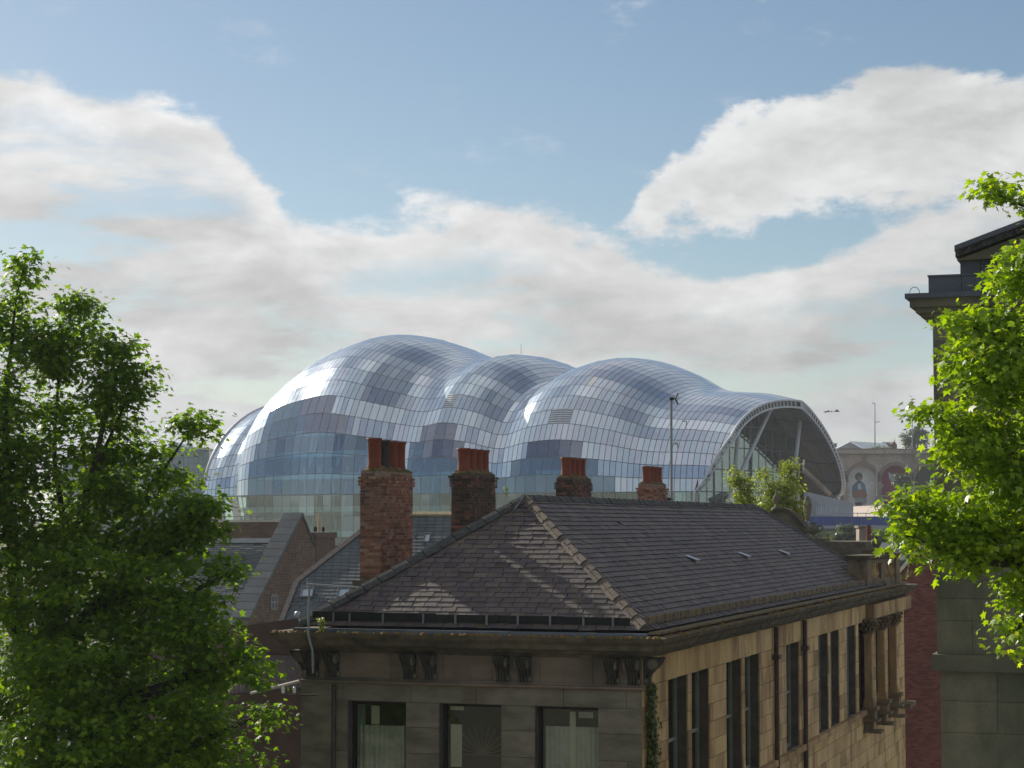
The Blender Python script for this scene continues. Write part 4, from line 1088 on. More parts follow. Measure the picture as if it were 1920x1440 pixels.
def skylight_house():
    root = empty('slate_roofed_house', P(640, 1300, 70), label='grey slate hipped roof with small skylights behind the brick chimneys', cat='house')
    slope = .80
    p0 = P(740, 965, 80.0); nrm = (-Vv*slope+Zv).normalized()
    g = lambda x, y, o=0: on_plane(x, y, p0+nrm*o, nrm)
    bl, br, r_, l_, lh, ll = g(518, 1192), g(1000, 1192), g(1000, 966), g(722, 965), g(676, 999), g(557, 1092)
    rf = MB().slab([bl, br, r_, l_, lh, ll], -nrm*.3).build('roof', M['black'], root)
    out = []; h = .21; poly = [p for p in (bl, br, r_, l_, lh, ll)]; upd = (Vv+Zv*slope).normalized()
    n = 0; o = bl; tmax = (r_-o).dot(upd); k = 0; t_ = 0
    while t_ < tmax:
        ys = t_+h/2; xs = []
        for i in range(6):
            a, b = poly[i], poly[(i+1) % 6]; ta, tb = (a-o).dot(upd)-ys, (b-o).dot(upd)-ys
            if ta*tb < 0: xs.append(((a.lerp(b, ta/(ta-tb)))-o).dot(Uv))
        xs.sort()
        if len(xs) >= 2:
            x = xs[0]-(k % 2)*.17
            while x < xs[-1]:
                x0, x1 = max(x, xs[0]), min(x+.34, xs[-1]); x += .34
                if x1-x0 > .06: out.append((bmat(o+Uv*((x0+x1)/2)+upd*ys+nrm*.014, Uv*(x1-x0-.02), upd*h*1.05-nrm*.015, nrm*.014), min(.999, max(0, random.gauss(.5, .2)))))
        t_ += h; k += 1
    pieces('slate', out, M['slate_far'], rf, 300)
    def capline(a, b, n_, mt, w):
        for i in range(n_):
            p, q = a.lerp(b, i/n_), a.lerp(b, (i+.96)/n_); sd = (b-a).cross(nrm).normalized()
            MB().slab([p-sd*w, p+sd*w, q+sd*w, q-sd*w], nrm*.08, random.random()).build('ridge_tile', mt, rf)
    capline(l_+nrm*.02, r_+nrm*.02, 14, M['paleb2'], .09); capline(ll, lh, 9, M['hip_dark2'], .12); capline(lh, l_, 4, M['hip_dark2'], .12); capline(bl, ll, 7, M['hip_dark2'], .10)
    MB().slab([bl-Zv*.3+Vv*.3, br-Zv*.3+Vv*.3, br-Zv*9+Vv*.3, bl-Zv*9+Vv*.3], Vv*.4).build('front_wall', M['brick_bg'], root)
    MB().slab([bl-Zv*.3+Vv*.3, ll-Zv*.3, ll-Zv*12, bl-Zv*12+Vv*.3], Uv*.3).build('side_wall', M['brick_bg'], root)
    for (x0, x1, y0, y1) in ((563, 590, 1103, 1121), (632, 658, 1103, 1121), (794, 809, 1001, 1018), (778, 781, 1004, 1010)):
        q = [g(x0, y1, .05), g(x1-4, y1, .05), g(x1, y0, .05), g(x0+4, y0, .05)]
        fr = MB(); c = sum(q, Vector())/4
        for i in range(4):
            a, b = q[i], q[(i+1) % 4]; a2, b2 = a.lerp(c, .13), b.lerp(c, .13); fr.slab([a, b, b2, a2], nrm*.08)
        wo = fr.build('skylight', M['galv2'], rf)
        MB().slab([p.lerp(c, .12)-nrm*.01 for p in q], nrm*.03).build('pane', M['skyglass2'], wo)
M['paleb2'] = flat('ridge_pale', (.5, .42, .25)); M['hip_dark2'] = flat('hip_dark2', (.13, .11, .10)); M['galv2'] = flat('skylight_frame', (.16, .17, .19), .5)
M['skyglass2'] = pm('skyglass2', [(.30, .38, .45), (.36, .44, .5)], .6, .15, .2, 0, spec=.8)
skylight_house()
def pantile_shed():
    root = empty('pantile_outbuilding', P(520, 1400, 52), label='low outbuilding with a ridged brown pantile roof beside the sooty cornice', cat='outbuilding')
    p0 = P(500, 1235, 56); nrm = Vector((.10, -.55, 1)).normalized(); g = lambda x, y, o=0: on_plane(x, y, p0+nrm*o, nrm)
    q = [g(430, 1232), g(600, 1236), g(600, 1290), g(430, 1305)]
    rf = MB().slab(q, -nrm*.2).build('roof', M['pantile'], root)
    n = 34
    for i in range(n):
        a = q[0].lerp(q[1], (i+.5)/n); b = q[3].lerp(q[2], (i+.5)/n)
        for j in range(5): MB().tube([a.lerp(b, j/5)+nrm*(.03), a.lerp(b, (j+1)/5)+nrm*(.01)], .075, 6, random.random()).build('pantile', M['pantile'], rf)
    MB().slab([q[3], q[2], q[2]-Zv*6, q[3]-Zv*6], Vv*.3).build('wall', M['brick_bg'], root)
    MB().slab([q[0]+Vv*.1, q[1]+Vv*.1, q[1]+Vv*.1+Zv*1.2, q[0]+Vv*.1+Zv*.8], Vv*.3).build('rear_wall', M['brick_bg'], root)
    b = MB(); a, c = g(466, 1292, .05), g(600, 1270, .05)
    MB().tube([P(470, 1300, 48), P(565, 1276, 47)], .035, 5).build('ridge_cable', M['paleb'], root)
pantile_shed()

# ================================================================== RIGHT-HAND BUILDINGS
def civic_building():
    root = empty('civic_building', P(1860, 1440, 36)-Zv*8, label='dark classical stone building with heavy cornice behind the bright maple', cat='building')
    n_before = set(o.name for o in bpy.data.objects)
    Y = 36.0; Yd = Vector((0, 1, 0)); s = Y/3830
    X = lambda px: (px-960)*s*1.0
    Z = lambda py: P(1800, py, Y).z
    def bx(n, x0, x1, z0, z1, out=0.0, dep=6.0, mt='moot'): return MB().box(Vector(((x0+x1)/2, Y-out+dep/2+out/2, (z0+z1)/2)), x1-x0, dep+out, z1-z0).build(n, M[mt], root)
    xr = X(2250); xl = X(1752)
    # ashlar: recessed core with blocks in front
    MB().box(Vector(((xl+xr)/2+.02, Y+3.04, (Z(1900)+Z(600))/2)), xr-xl-.04, 6, Z(600)-Z(1900)).build('core_wall', M['moot'], root)
    out = []; zl = [600, 640, 693, 742, 800, 850, 905, 960, 1012, 1052, 1087, 1122, 1163, 1226]
    def fill(zl, xl, yo):
        for k in range(len(zl)-1):
            z1, z0 = Z(zl[k]), Z(zl[k+1]); x = xl-random.uniform(0, .5)
            while x < xr:
                w = random.uniform(.8, 1.6); x0, x1 = max(x, xl), min(x+w, xr); x += w
                if x1-x0 > .05: out.append((bmat(Vector(((x0+x1)/2, Y+.15-yo+random.uniform(-.004, .004), (z0+z1)/2)), Vector((x1-x0-.007, 0, 0)), Vector((0, .318, 0)), Vector((0, 0, z1-z0-.007))), random.random()))
    fill(zl, xl, 0); fill([1257, 1313, 1372, 1440, 1510, 1600], X(1757), 0.02)
    pieces('wall_stone', out, M['moot'], root, 140)
    bx('band_course', X(1752)-.08, xr, Z(1257), Z(1226), .14, 5.9)
    # entablature: stepped cornice
    for k, (a, z0, z1, o) in enumerate(((1741, 604, 596, .06), (1733, 596, 588, .14), (1724, 588, 578, .22), (1714, 578, 562, .30), (1706, 562, 553, .38))):
        bx('cornice_step', X(a), xr, Z(z0), Z(z1), o, 6-k*.02, 'moot_blue' if k == 4 else 'moot')
    for i in range(7): bx('blocking_stone', X(1745+i*62)+.004, X(1745+(i+1)*62)-.004, Z(553), Z(519), .0+.003*(i % 2), 5.6, 'moot_blue')
    bx('blocking_coping', X(1744), xr, Z(519), Z(516), .03, 5.7, 'moot_blue')
    for i in range(6): bx('attic_stone', X(1801+i*38)+.004, X(1801+(i+1)*38)-.004, Z(516), Z(488), -.3, 5.3+.003*(i % 2), 'moot_blue')
    # pediment
    b = MB(); b.slab([Vector((X(1797), Y+.1, Z(488))), Vector((X(2200), Y+.1, Z(488))), Vector((X(2060), Y+.1, Z(398)))], Yd*6); pd = b.build('pediment', M['moot'], root)
    p0, p1 = Vector((X(1796), Y, Z(484))), Vector((X(2060), Y, Z(394)))
    for i in range(12):
        a, c = p0.lerp(p1, i/12), p0.lerp(p1, (i+.985)/12)
        MB().slab([a, c, c+Zv*.16, a+Zv*.16], Yd*.5-Yd*.0).build('raking_cornice_stone', M['hip_dark'], pd)
        MB().slab([a-Yd*.14+Zv*.10, c-Yd*.14+Zv*.10, c-Yd*.14+Zv*.19, a-Yd*.14+Zv*.19], Yd*.6).build('raking_cornice_stone', M['moot_blue'], pd)
    q1 = Vector((X(2200), Y, Z(484)))
    for i in range(7):
        a, c = p1.lerp(q1, i/7), p1.lerp(q1, (i+.985)/7)
        MB().slab([a, c, c+Zv*.16, a+Zv*.16], Yd*.5).build('raking_cornice_stone', M['hip_dark'], pd)
    MB().lathe(Vector((X(1800), Y, Z(469)-.05)), [(.05, 0), (.05, .03), (.02, .05), (.045, .09), (.03, .12), (.001, .13)], 8).build('scroll_ornament', M['moot'], pd)
    MB().box(Vector((X(1930), Y-.01, (Z(1400)+Z(1316))/2)), X(1950)-X(1911), .1, Z(1316)-Z(1400)).build('window_opening', M['black'], root)
    # wire loop of cable on the cornice
    pts = [Vector((X(1712)+.05, Y-.2, Z(553)))]
    for k in range(9): q = k/8*math.pi; pts.append(Vector((X(1722)-.09*math.cos(q), Y-.2, Z(552)+.12*math.sin(q))))
    MB().tube(pts, .006, 4).build('wire_loop', M['black'], root)
    # turn the building onto the same street grid as its neighbour, about its left corner
    piv = Vector((X(1752), Y, 0)); T = Matrix.Translation(piv) @ Matrix.Rotation(R(-18.5), 4, 'Z') @ Matrix.Translation(-piv)
    root.matrix_basis = T @ root.matrix_basis
civic_building()
def brick_building_right():
    root = empty('brick_building', P(1725, 1440, 84)-Zv*6, label='red brick side wall standing between the sandstone facade and the dark civic building', cat='building')
    Y = 84.0; V3 = lambda px, py, yy=Y: P(px, py, yy)
    q = [V3(1691, 1440), V3(1830, 1440), V3(1830, 990), V3(1757, 1000), V3(1740, 1020), V3(1691, 1078)]
    w = MB().slab([q[0], q[1], q[2], q[3], q[4], q[5]], Vector((0, .5, 0))).build('gable_wall', M['mortar_bg'], root)
    out = []; z = V3(1700, 1450).z; k = 0
    X0, X1 = q[0].x, q[1].x
    while z < q[2].z:
        lo = X0 if z < q[5].z else X0+(z-q[5].z)*(q[4].x-q[5].x)/(q[4].z-q[5].z)
        x = lo-(k % 2)*.11
        hi = V3(1762, 1200).x
        while x < hi:
            x0, x1 = max(x, lo), x+.225; x += .225
            if x1-x0 > .04: out.append((bmat(Vector(((x0+x1)/2, Y, z+.04)), Vector((x1-x0-.014, 0, 0)), Vector((0, .03, 0)), Vector((0, 0, .066))), random.random()))
        z += .08; k += 1
    pieces('brick', out, M['brick_right'], w, 300)
    MB().slab([q[5]-Vector((.12, .15, -.05)), q[4]-Vector((.12, .15, -.05)), q[4]+Vector((0, -.15, .16)), q[5]+Vector((0, -.05, .10))], Vector((0, .9, 0))).build('verge_coping', M['brick_dark'], root)
    # pale glazed brick strip further back and brick stack above
    r2 = empty('pale_brick_wall', V3(1688, 1440, 96), label='narrow strip of pale glazed brick wall beyond the column bay', cat='wall')
    q = [V3(1676, 1440, 96), V3(1705, 1440, 96), V3(1705, 1175, 96), V3(1676, 1175, 96)]
    w2 = MB().slab(q, Vector((0, .4, 0))).build('wall_core', M['mortar_bg'], r2)
    courses('brick', (q[0], q[1], q[2], q[3]), M['paleb'], w2, 75, .24, 200, .02)
    MB().slab([V3(1676, 1174, 96), V3(1705, 1174, 96), V3(1705, 1090, 96), V3(1676, 1090, 96)], Vector((0, .4, 0))).build('slate_hanging', M['slate_far'], r2)
    r3 = empty('brick_gable_house', V3(1700, 1100, 110), label='small brown brick gable with slated roof beneath the maple branches', cat='house')
    q = [V3(1672, 1120, 110), V3(1722, 1120, 110), V3(1722, 1010, 110), V3(1680, 1012, 110)]
    w3 = MB().slab(q, Vector((0, .4, 0))).build('gable_wall', M['mortar_bg'], r3)
    courses('brick', (q[0], q[1], q[2], q[3]), M['brick_bg'], w3, 26, .4, 120, .02)
    MB().slab([V3(1718, 1080, 108), V3(1800, 1080, 108), V3(1800, 985, 112), V3(1724, 985, 112)], Vector((0, .3, 0))).build('roof', M['slate_far'], r3)
brick_building_right()

# ================================================================== FAR RIGHT: VIADUCT, PLAZA, ROOFS
ORD = ['leftmost', 'second from left', 'third from left', 'fourth from left', 'fifth from left', 'sixth from left', 'middle one', 'sixth from right', 'fifth from right', 'fourth from right', 'third from right', 'second from right', 'rightmost']
def far_scene():
    Yv = 560.0; s = Yv/3830; dep = Vector((0, 9, 0))
    root = empty('railway_viaduct', P(1640, 960, Yv), label='weathered stone railway viaduct with round arches holding two painted murals', cat='viaduct')
    x0, x1 = P(1480, 900, Yv).x, P(2150, 900, Yv).x; zt = P(1700, 843, Yv).z; zb = P(1700, 1010, Yv).z; zs = P(1700, 900, Yv).z
    cen = [1492, 1554.5, 1617, 1679.5, 1742, 1804.5, 1867, 1929.5]; rad = 27*s
    cx = [P(c, 900, Yv).x for c in cen]
    def zc(x):   # underside of masonry at x
        for c in cx:
            if abs(x-c) < rad: return zs+math.sqrt(max(0, rad*rad-(x-c)**2))
        return None
    # masonry courses
    out = []; h = .62; z = zb; k = 0
    ztop = zt-1.2
    while z < ztop:
        x = x0-(k % 2)*.7
        while x < x1:
            w = random.uniform(1.0, 1.6); a, b = x, x+w; x += w
            m_ = (a+b)/2; q = None
            for c in cx:
                rr = rad+.9
                if z+h/2 <= zs: 
                    if abs(m_-c) < rad-.05: q = 1
                elif (m_-c)**2+(z+h/2-zs)**2 < rr*rr: q = 1
            if q: continue
            out.append((bmat(Vector((m_, Yv+.2, z+h/2)), Vector((b-a-.09, 0, 0)), Vector((0, .8, 0)), Vector((0, 0, h-.08))), random.random()))
        z += h; k += 1
    bk = MB()
    n = 24
    for c in cx:      # spandrel core around each opening
        pts = [Vector((c-31.3*s, Yv, zb)), Vector((c-31.3*s, Yv, zt)), Vector((c+31.3*s, Yv, zt)), Vector((c+31.3*s, Yv, zb)), Vector((c+rad, Yv, zb))]
        arc = [Vector((c+rad*math.cos(math.pi*i/n), Yv, zs+rad*math.sin(math.pi*i/n))) for i in range(n+1)]
        # split to quads over the arch
        for i in range(n):
            a, b = arc[i], arc[i+1]; bk.slab([a, b, Vector((b.x, Yv, zt)), Vector((a.x, Yv, zt))], dep)
        bk.slab([Vector((c-31.3*s, Yv, zb)), Vector((c-rad, Yv, zb)), Vector((c-rad, Yv, zt)), Vector((c-31.3*s, Yv, zt))], dep)
        bk.slab([Vector((c+rad, Yv, zb)), Vector((c+31.3*s, Yv, zb)), Vector((c+31.3*s, Yv, zt)), Vector((c+rad, Yv, zt))], dep)
        for i in range(15):
            a0, a1 = math.pi*i/15, math.pi*(i+.93)/15; r0, r1 = rad, rad+1.0
            MB().slab([Vector((c+r*math.cos(q), Yv-.35, zs+r*math.sin(q))) for r, q in ((r0, a0), (r1, a0), (r1, a1), (r0, a1))], (0, .6, 0), random.random()).build('voussoir', M['viaduct_dark'], root) if 1540 < 960+c/s < 1760 else None
        bk.slab([Vector((c-rad, Yv+6, zb)), Vector((c+rad, Yv+6, zb)), Vector((c+rad, Yv+6, zs+rad)), Vector((c-rad, Yv+6, zs+rad))], (0, .5, 0)) if False else None
    bk.build('arch_wall', M['viaduct'], root)
    pieces('stone', out, M['viaduct'], root, 120)
    MB().box(Vector(((x0+x1)/2, Yv+1.5, zt-.55)), x1-x0, 5, 1.1).build('parapet', M['viaduct'], root)
    MB().box(Vector(((x0+x1)/2, Yv+1.2, zt-1.25)), x1-x0, 5.4, .3).build('string_course', M['viaduct_dark'], root)
    MB().box(Vector(((x0+x1)/2, Yv+1.5, zt+.12)), x1-x0, 5.4, .24).build('coping', M['viaduct_dark'], root)
    for c in cx:
        for d in (-1, 1): MB().box(Vector((c+d*(rad+2.0*s), Yv-.3, zs-.2)), 4.2*s, .9, .7).build('impost', M['viaduct_dark'], root)
    # arch backs: two painted, others dark
    def disc(c, mat, nm, yy=2.0):
        pts = [Vector((c+rad*math.cos(math.pi*i/n), Yv+yy, zs+rad*math.sin(math.pi*i/n))) for i in range(n+1)]+[Vector((c-rad, Yv+yy, zb)), Vector((c+rad, Yv+yy, zb))]
        return MB().slab(pts, (0, .5, 0)).build(nm, mat, root)
    for i, c in enumerate(cx):
        if i == 2: mw = disc(c, flat('mural_white', (.62, .62, .60)), 'painted_wall')
        elif i == 3: mr = disc(c, flat('mural_red', (.22, .04, .07)), 'painted_wall')
        else: disc(c, M['arch_dark'], 'arch_back', 6.0)
    # painted figure: seated person in a blue jacket, flat paint on the wall
    def paint(pts, mat, nm, y, par):
        return MB().slab([Vector((P(px, py, Yv).x, Yv+2.0-y, P(px, py, Yv).z)) for px, py in pts], (0, .03, 0)).build(nm, mat, par)
    ell = lambda cx_, cy, rx, ry, n=18: [(cx_+rx*math.cos(2*math.pi*i/n), cy+ry*math.sin(2*math.pi*i/n)) for i in range(n)]
    hair, skin, blue = flat('mural_hair', (.07, .09, .10)), flat('mural_skin', (.30, .17, .12)), flat('mural_blue', (.10, .19, .30))
    paint(ell(1612.5, 893.5, 7.2, 8.2), hair, 'painted_hair', .04, mw)
    paint(ell(1613.5, 898, 3.6, 4.8), skin, 'painted_face', .08, mw)
    paint([(1609, 902), (1618, 902), (1617, 906), (1610, 906)], hair, 'painted_beard', .12, mw)
    paint([(1600, 912), (1607, 904), (1619, 903), (1624, 908), (1627, 922), (1625, 933), (1602, 933), (1600, 925)], blue, 'painted_jacket', .06, mw)
    paint([(1611, 906), (1616, 906), (1618, 920), (1610, 920)], flat('mural_shirt', (.55, .55, .5)), 'painted_shirt', .09, mw)
    paint([(1600, 925), (1610, 917), (1622, 918), (1629, 928), (1625, 935), (1612, 932), (1604, 934)], skin, 'painted_hands', .12, mw)
    paint([(1604, 930), (1626, 930), (1628, 940), (1622, 948), (1606, 946)], flat('mural_legs', (.30, .32, .33)), 'painted_legs', .10, mw)
    paint(ell(1677, 895, 7, 8), flat('mural_pale', (.35, .42, .48)), 'painted_shape', .06, mr)
    paint([(1668, 887), (1671, 884), (1673, 893), (1670, 897)], flat('mural_pale2', (.5, .52, .55)), 'painted_shape', .09, mr)
    # Sage podium wall and ramp
    Yp = 425.0
    MB().slab([P(1290, 1030, 372), P(1502, 1010, 402), P(1502, 921, 402), P(1290, 960, 372)], (0, 3, 0)).build('podium_wall', M['podium'], label='smooth grey podium wall under the arched mouth of the concert hall', category='wall') if False else None
    p = MB().slab([P(1380, 1030, 405), P(1600, 1000, Yp), P(1600, 943, Yp), P(1508, 921, 410), P(1380, 935, 398)], (0, 2.5, 0)).build('podium_wall', M['podium']); tag(p, 'smooth grey podium wall sloping down to the right below the arched mouth', 'wall')
    MB().slab([P(1520, 981, 400), P(1720, 981, 400), P(1700, 943, 548), P(1602, 948, 548)], (0, 0, -.4)).build('plaza', M['paving'], kind='structure')
    h_ = empty('site_hoarding', P(1590, 986, 396), label='low blue painted hoarding running below the pale plaza', cat='hoarding')
    for i in range(10):
        a, b = 1508+i*18, 1508+(i+1)*18-.6
        MB().slab([P(a, 985, 396), P(b, 985, 396), P(b, 968.5, 396), P(a, 968.5, 396)], (0, .3, 0), random.random()).build('hoarding_panel', M['hoard'], h_)
    MB().slab([P(1508, 991, 395), P(1690, 991, 395), P(1690, 985.5, 395), P(1508, 985.5, 395)], (0, .8, 0)).build('base_kerb', M['podium'], h_)
    r = empty('plaza_railing', P(1620, 968, 394), label='thin metal railing along the edge of the plaza above the blue hoarding', cat='railing')
    MB().tube([P(1560, 962, 394), P(1700, 963, 394)], .07, 5).build('rail', M['galv'], r)
    for i in range(9): MB().tube([P(1560+i*16, 969, 394), P(1560+i*16, 961, 394)], .06, 5).build('post', M['galv'], r)
    for i in range(13):   # slanting pale bollards
        b = MB().tube([P(1532+i*3.2, 966, 398), P(1530.5+i*3.2+(i % 3), 951-(i % 2)*3, 398)], .13, 6).build('bollard', M['white_steel'])
        tag(b, ('%s of the thirteen pale slanting bollards at the foot of the podium wall' % ORD[i]), 'bollard', 'bollards below the podium wall')
    # street lamps
    def lamp(name, px, y0, y1, Y, arms, label, grp=None):
        e = empty(name, P(px, y0, Y), label=label, cat='street lamp', group=grp)
        MB().tube([P(px, y0, Y), P(px, (y0+y1)/2, Y), P(px, y1, Y)], [.16*Y/500, .12*Y/500, .09*Y/500], 8).build('pole', M['galv_dark'], e)
        for (dx, yy) in arms:
            MB().tube([P(px, yy, Y), P(px+dx, yy-1.2, Y)], .06*Y/500+.03, 5).build('arm', M['galv_dark'], e)
            c = P(px+dx, yy-1.2, Y); MB().box(c, abs(3.5)*Y/3830, .5, .22).build('lamp_head', M['galv'], e)
    lamp('street_lamp', 1640.5, 843, 756, 575, [(-4, 757), (7, 792)], 'tall grey street lamp with a second lower arm rising above the viaduct')
    lamp('street_lamp', 1710.5, 843, 782, 575, [(-5, 781)], 'lamp post above the viaduct close to the pale green tree')
    lamp('street_lamp', 1566, 962, 885, 440, [(5, 887)], 'lamp post standing on the grey podium near the arch foot')
    lamp('street_lamp', 1644, 930, 872, 530, [(8, 874), (-8, 906)], 'slim lamp post in front of the pier between the two murals')
    lamp('street_lamp', 1558, 930, 893, 450, [(-3, 911), (4, 911)], 'short lamp post between the raking strut and the arch foot')
    lamp('street_lamp', 1531, 925, 897, 450, [(-3, 897)], 'small lamp post in the shade under the arched mouth')
    # parked bin / kiosk near the mural
    b = MB(); b.box(P(1610, 950, 545)+Zv*0, 1.6, 1.2, 2.0); b.box(P(1610, 950, 545)+Zv*2.05-Zv*1.0, 1.8, 1.4, .15); k = b.build('litter_bin', M['black']); tag(k, 'dark box-shaped bin standing at the foot of the figure mural', 'bin')
    # distant roofs behind the viaduct
    def house(name, label, pts, Y, mat, ridge=None, cat='house'):
        e = empty(name, P(pts[0][0], 860, Y), label=label, cat=cat); 
        MB().slab([P(a, b, Y) for a, b in pts], (0, 14, 0)).build('wall', mat, e); return e
    e = house('warehouse', 'pale blue-grey pitched roof building beyond the viaduct', [(1562, 850), (1625, 850), (1625, 845), (1594, 828.5), (1562, 845)], 640, M['podium'], cat='warehouse')
    for i in range(9):
        a, b = P(1594+i*7.4, 829+i*.42, 640), P(1594+(i+1)*7.4-.4, 829+(i+1)*.42, 640)
        MB().slab([a, b, P(1625+(i+1)*5.4-.4, 846, 632), P(1625+i*5.4, 846, 632)], (0, .1, .3)).build('roof_sheet', M['roof_metal'], e)
    e = house('brick_shed', 'small dark gabled roof beyond the viaduct beside the far tree', [(1668, 846), (1682, 846), (1682, 834), (1677.5, 827), (1669, 836)], 650, M['brick_bg'], cat='shed'); MB().tube([P(1677.5, 828, 650), P(1677.5, 824, 650)], .2, 5).build('vent', M['galv'], e)
    e = house('flat_roofed_block', 'flat-roofed brown block just right of the arch rim on the skyline', [(1543, 850), (1569, 850), (1569, 832.5), (1543, 831.5)], 660, M['brick_bg'], cat='building'); MB().slab([P(1540, 833, 659), P(1570, 833, 659), P(1570, 831, 659), P(1540, 831, 659)], (0, 2, 0)).build('parapet', M['podium'], e)
    e = house('grey_shed', 'small grey roofed block on the skyline left of the gabled shed', [(1655, 846), (1668, 846), (1668, 830), (1656, 830)], 652, M['podium'], cat='shed'); MB().slab([P(1654, 831, 650), P(1669, 831, 650), P(1669, 829, 650), P(1654, 829, 650)], (0, 3, 0)).build('roof', M['roof_metal'], e)
    # left distance: glass office block behind the left tree
    e = empty('glass_office_block', P(350, 960, 520), label='pale blue glass office block seen between the left tree and the concert hall', cat='office block')
    MB().slab([P(300, 1000, 520), P(392, 1000, 520), P(392, 842, 520), P(352, 840, 520), P(327, 828, 520), P(300, 850, 520)], (0, 30, 0)).build('core', M['blueglass'], e)
    for j in range(11):
        for i in range(7):
            x = 326+i*9.4; y = 848+j*11
            MB().slab([P(x, y+10, 519.6), P(x+8.6, y+10, 519.6), P(x+8.6, y, 519.6), P(x, y, 519.6)], (0, .25, 0), random.random()).build('window_pane', M['blueglass'], e)
    MB().slab([P(350, 841, 518), P(393, 843, 518), P(393, 840, 518), P(350, 838, 518)], (0, 30, 0)).build('roof_edge', M['white_steel'], e)
    e = empty('far_apartment_block', P(230, 980, 600), label='hazy pale block behind the left tree', cat='building')
    MB().slab([P(120, 1000, 600), P(300, 1000, 600), P(300, 868, 600), P(120, 862, 600)], (0, 30, 0)).build('wall', M['podium'], e); MB().slab([P(120, 862, 599), P(300, 868, 599), P(300, 864, 599), P(120, 858, 599)], (0, 30, 0)).build('roof', M['roof_metal'], e)
    # chimney on a lower roof (1615,1000)
    e = empty('low_slate_house', P(1600, 1060, 100), label='low dark slate roof with a stone chimney below the plaza', cat='house')
    MB().slab([P(1560, 1050, 96), P(1700, 1050, 96), P(1690, 1017, 102), P(1568, 1017, 102)], (0, 0, -.3)).build('roof', M['slate_far'], e)
    ch = MB().slab([P(1611, 1030, 100), P(1627, 1030, 100), P(1627, 987, 100), P(1611, 987, 100)], (0, .9, 0)).build('chimney', M['viaduct'], e)
    MB().slab([P(1609, 990, 99.9), P(1628, 990, 99.9), P(1628, 986, 99.9), P(1609, 986, 99.9)], (0, 1.1, 0)).build('chimney_cap', M['viaduct_dark'], ch)
    for x in (1627.5, 1631): MB().tube([P(x, 1015, 99.5), P(x, 985, 99.5)], [.07, .06], 8).build('flue_pipe', M['pot'], e)
    # birds
    for i, (x, y, s_) in enumerate(((1547.5, 773, .8), (1552.5, 772, 1.0), (1559, 772, .6), (1568.5, 771.5, 1.3))):
        c = P(x, y, 300); b = MB()
        b.tube([c+Vector((-.32, 0, 0))*s_, c+Vector((-.05, 0, .03))*s_, c+Vector((.22, 0, .02))*s_, c+Vector((.36, 0, .03))*s_], [.02*s_, .08*s_, .07*s_, .02*s_], 6)
        bo = b.build('bird', M['bird']); tag(bo, ('leftmost of the small dark birds flying above the viaduct', 'second from left of the small dark birds above the viaduct', 'tiniest of the dark birds above the viaduct, third from left', 'rightmost and largest of the dark birds above the viaduct')[i], 'bird', 'birds flying above the viaduct')
        for d in (-1, 1): MB().slab([c+Vector((-.12, 0, .03))*s_, c+Vector((.16, 0, .03))*s_, c+Vector((.1, d*.35, .22))*s_, c+Vector((-.05, d*.7, .16))*s_], (0, 0, .02)).build('wing', M['bird'], bo)
M['viaduct_dark'] = pm('viaduct_dark', [(.18, .145, .12), (.25, .20, .165)], .6, .9, .5, .3, 3)
M['galv_dark'] = flat('galv_dark', (.22, .25, .27), .5)
far_scene()

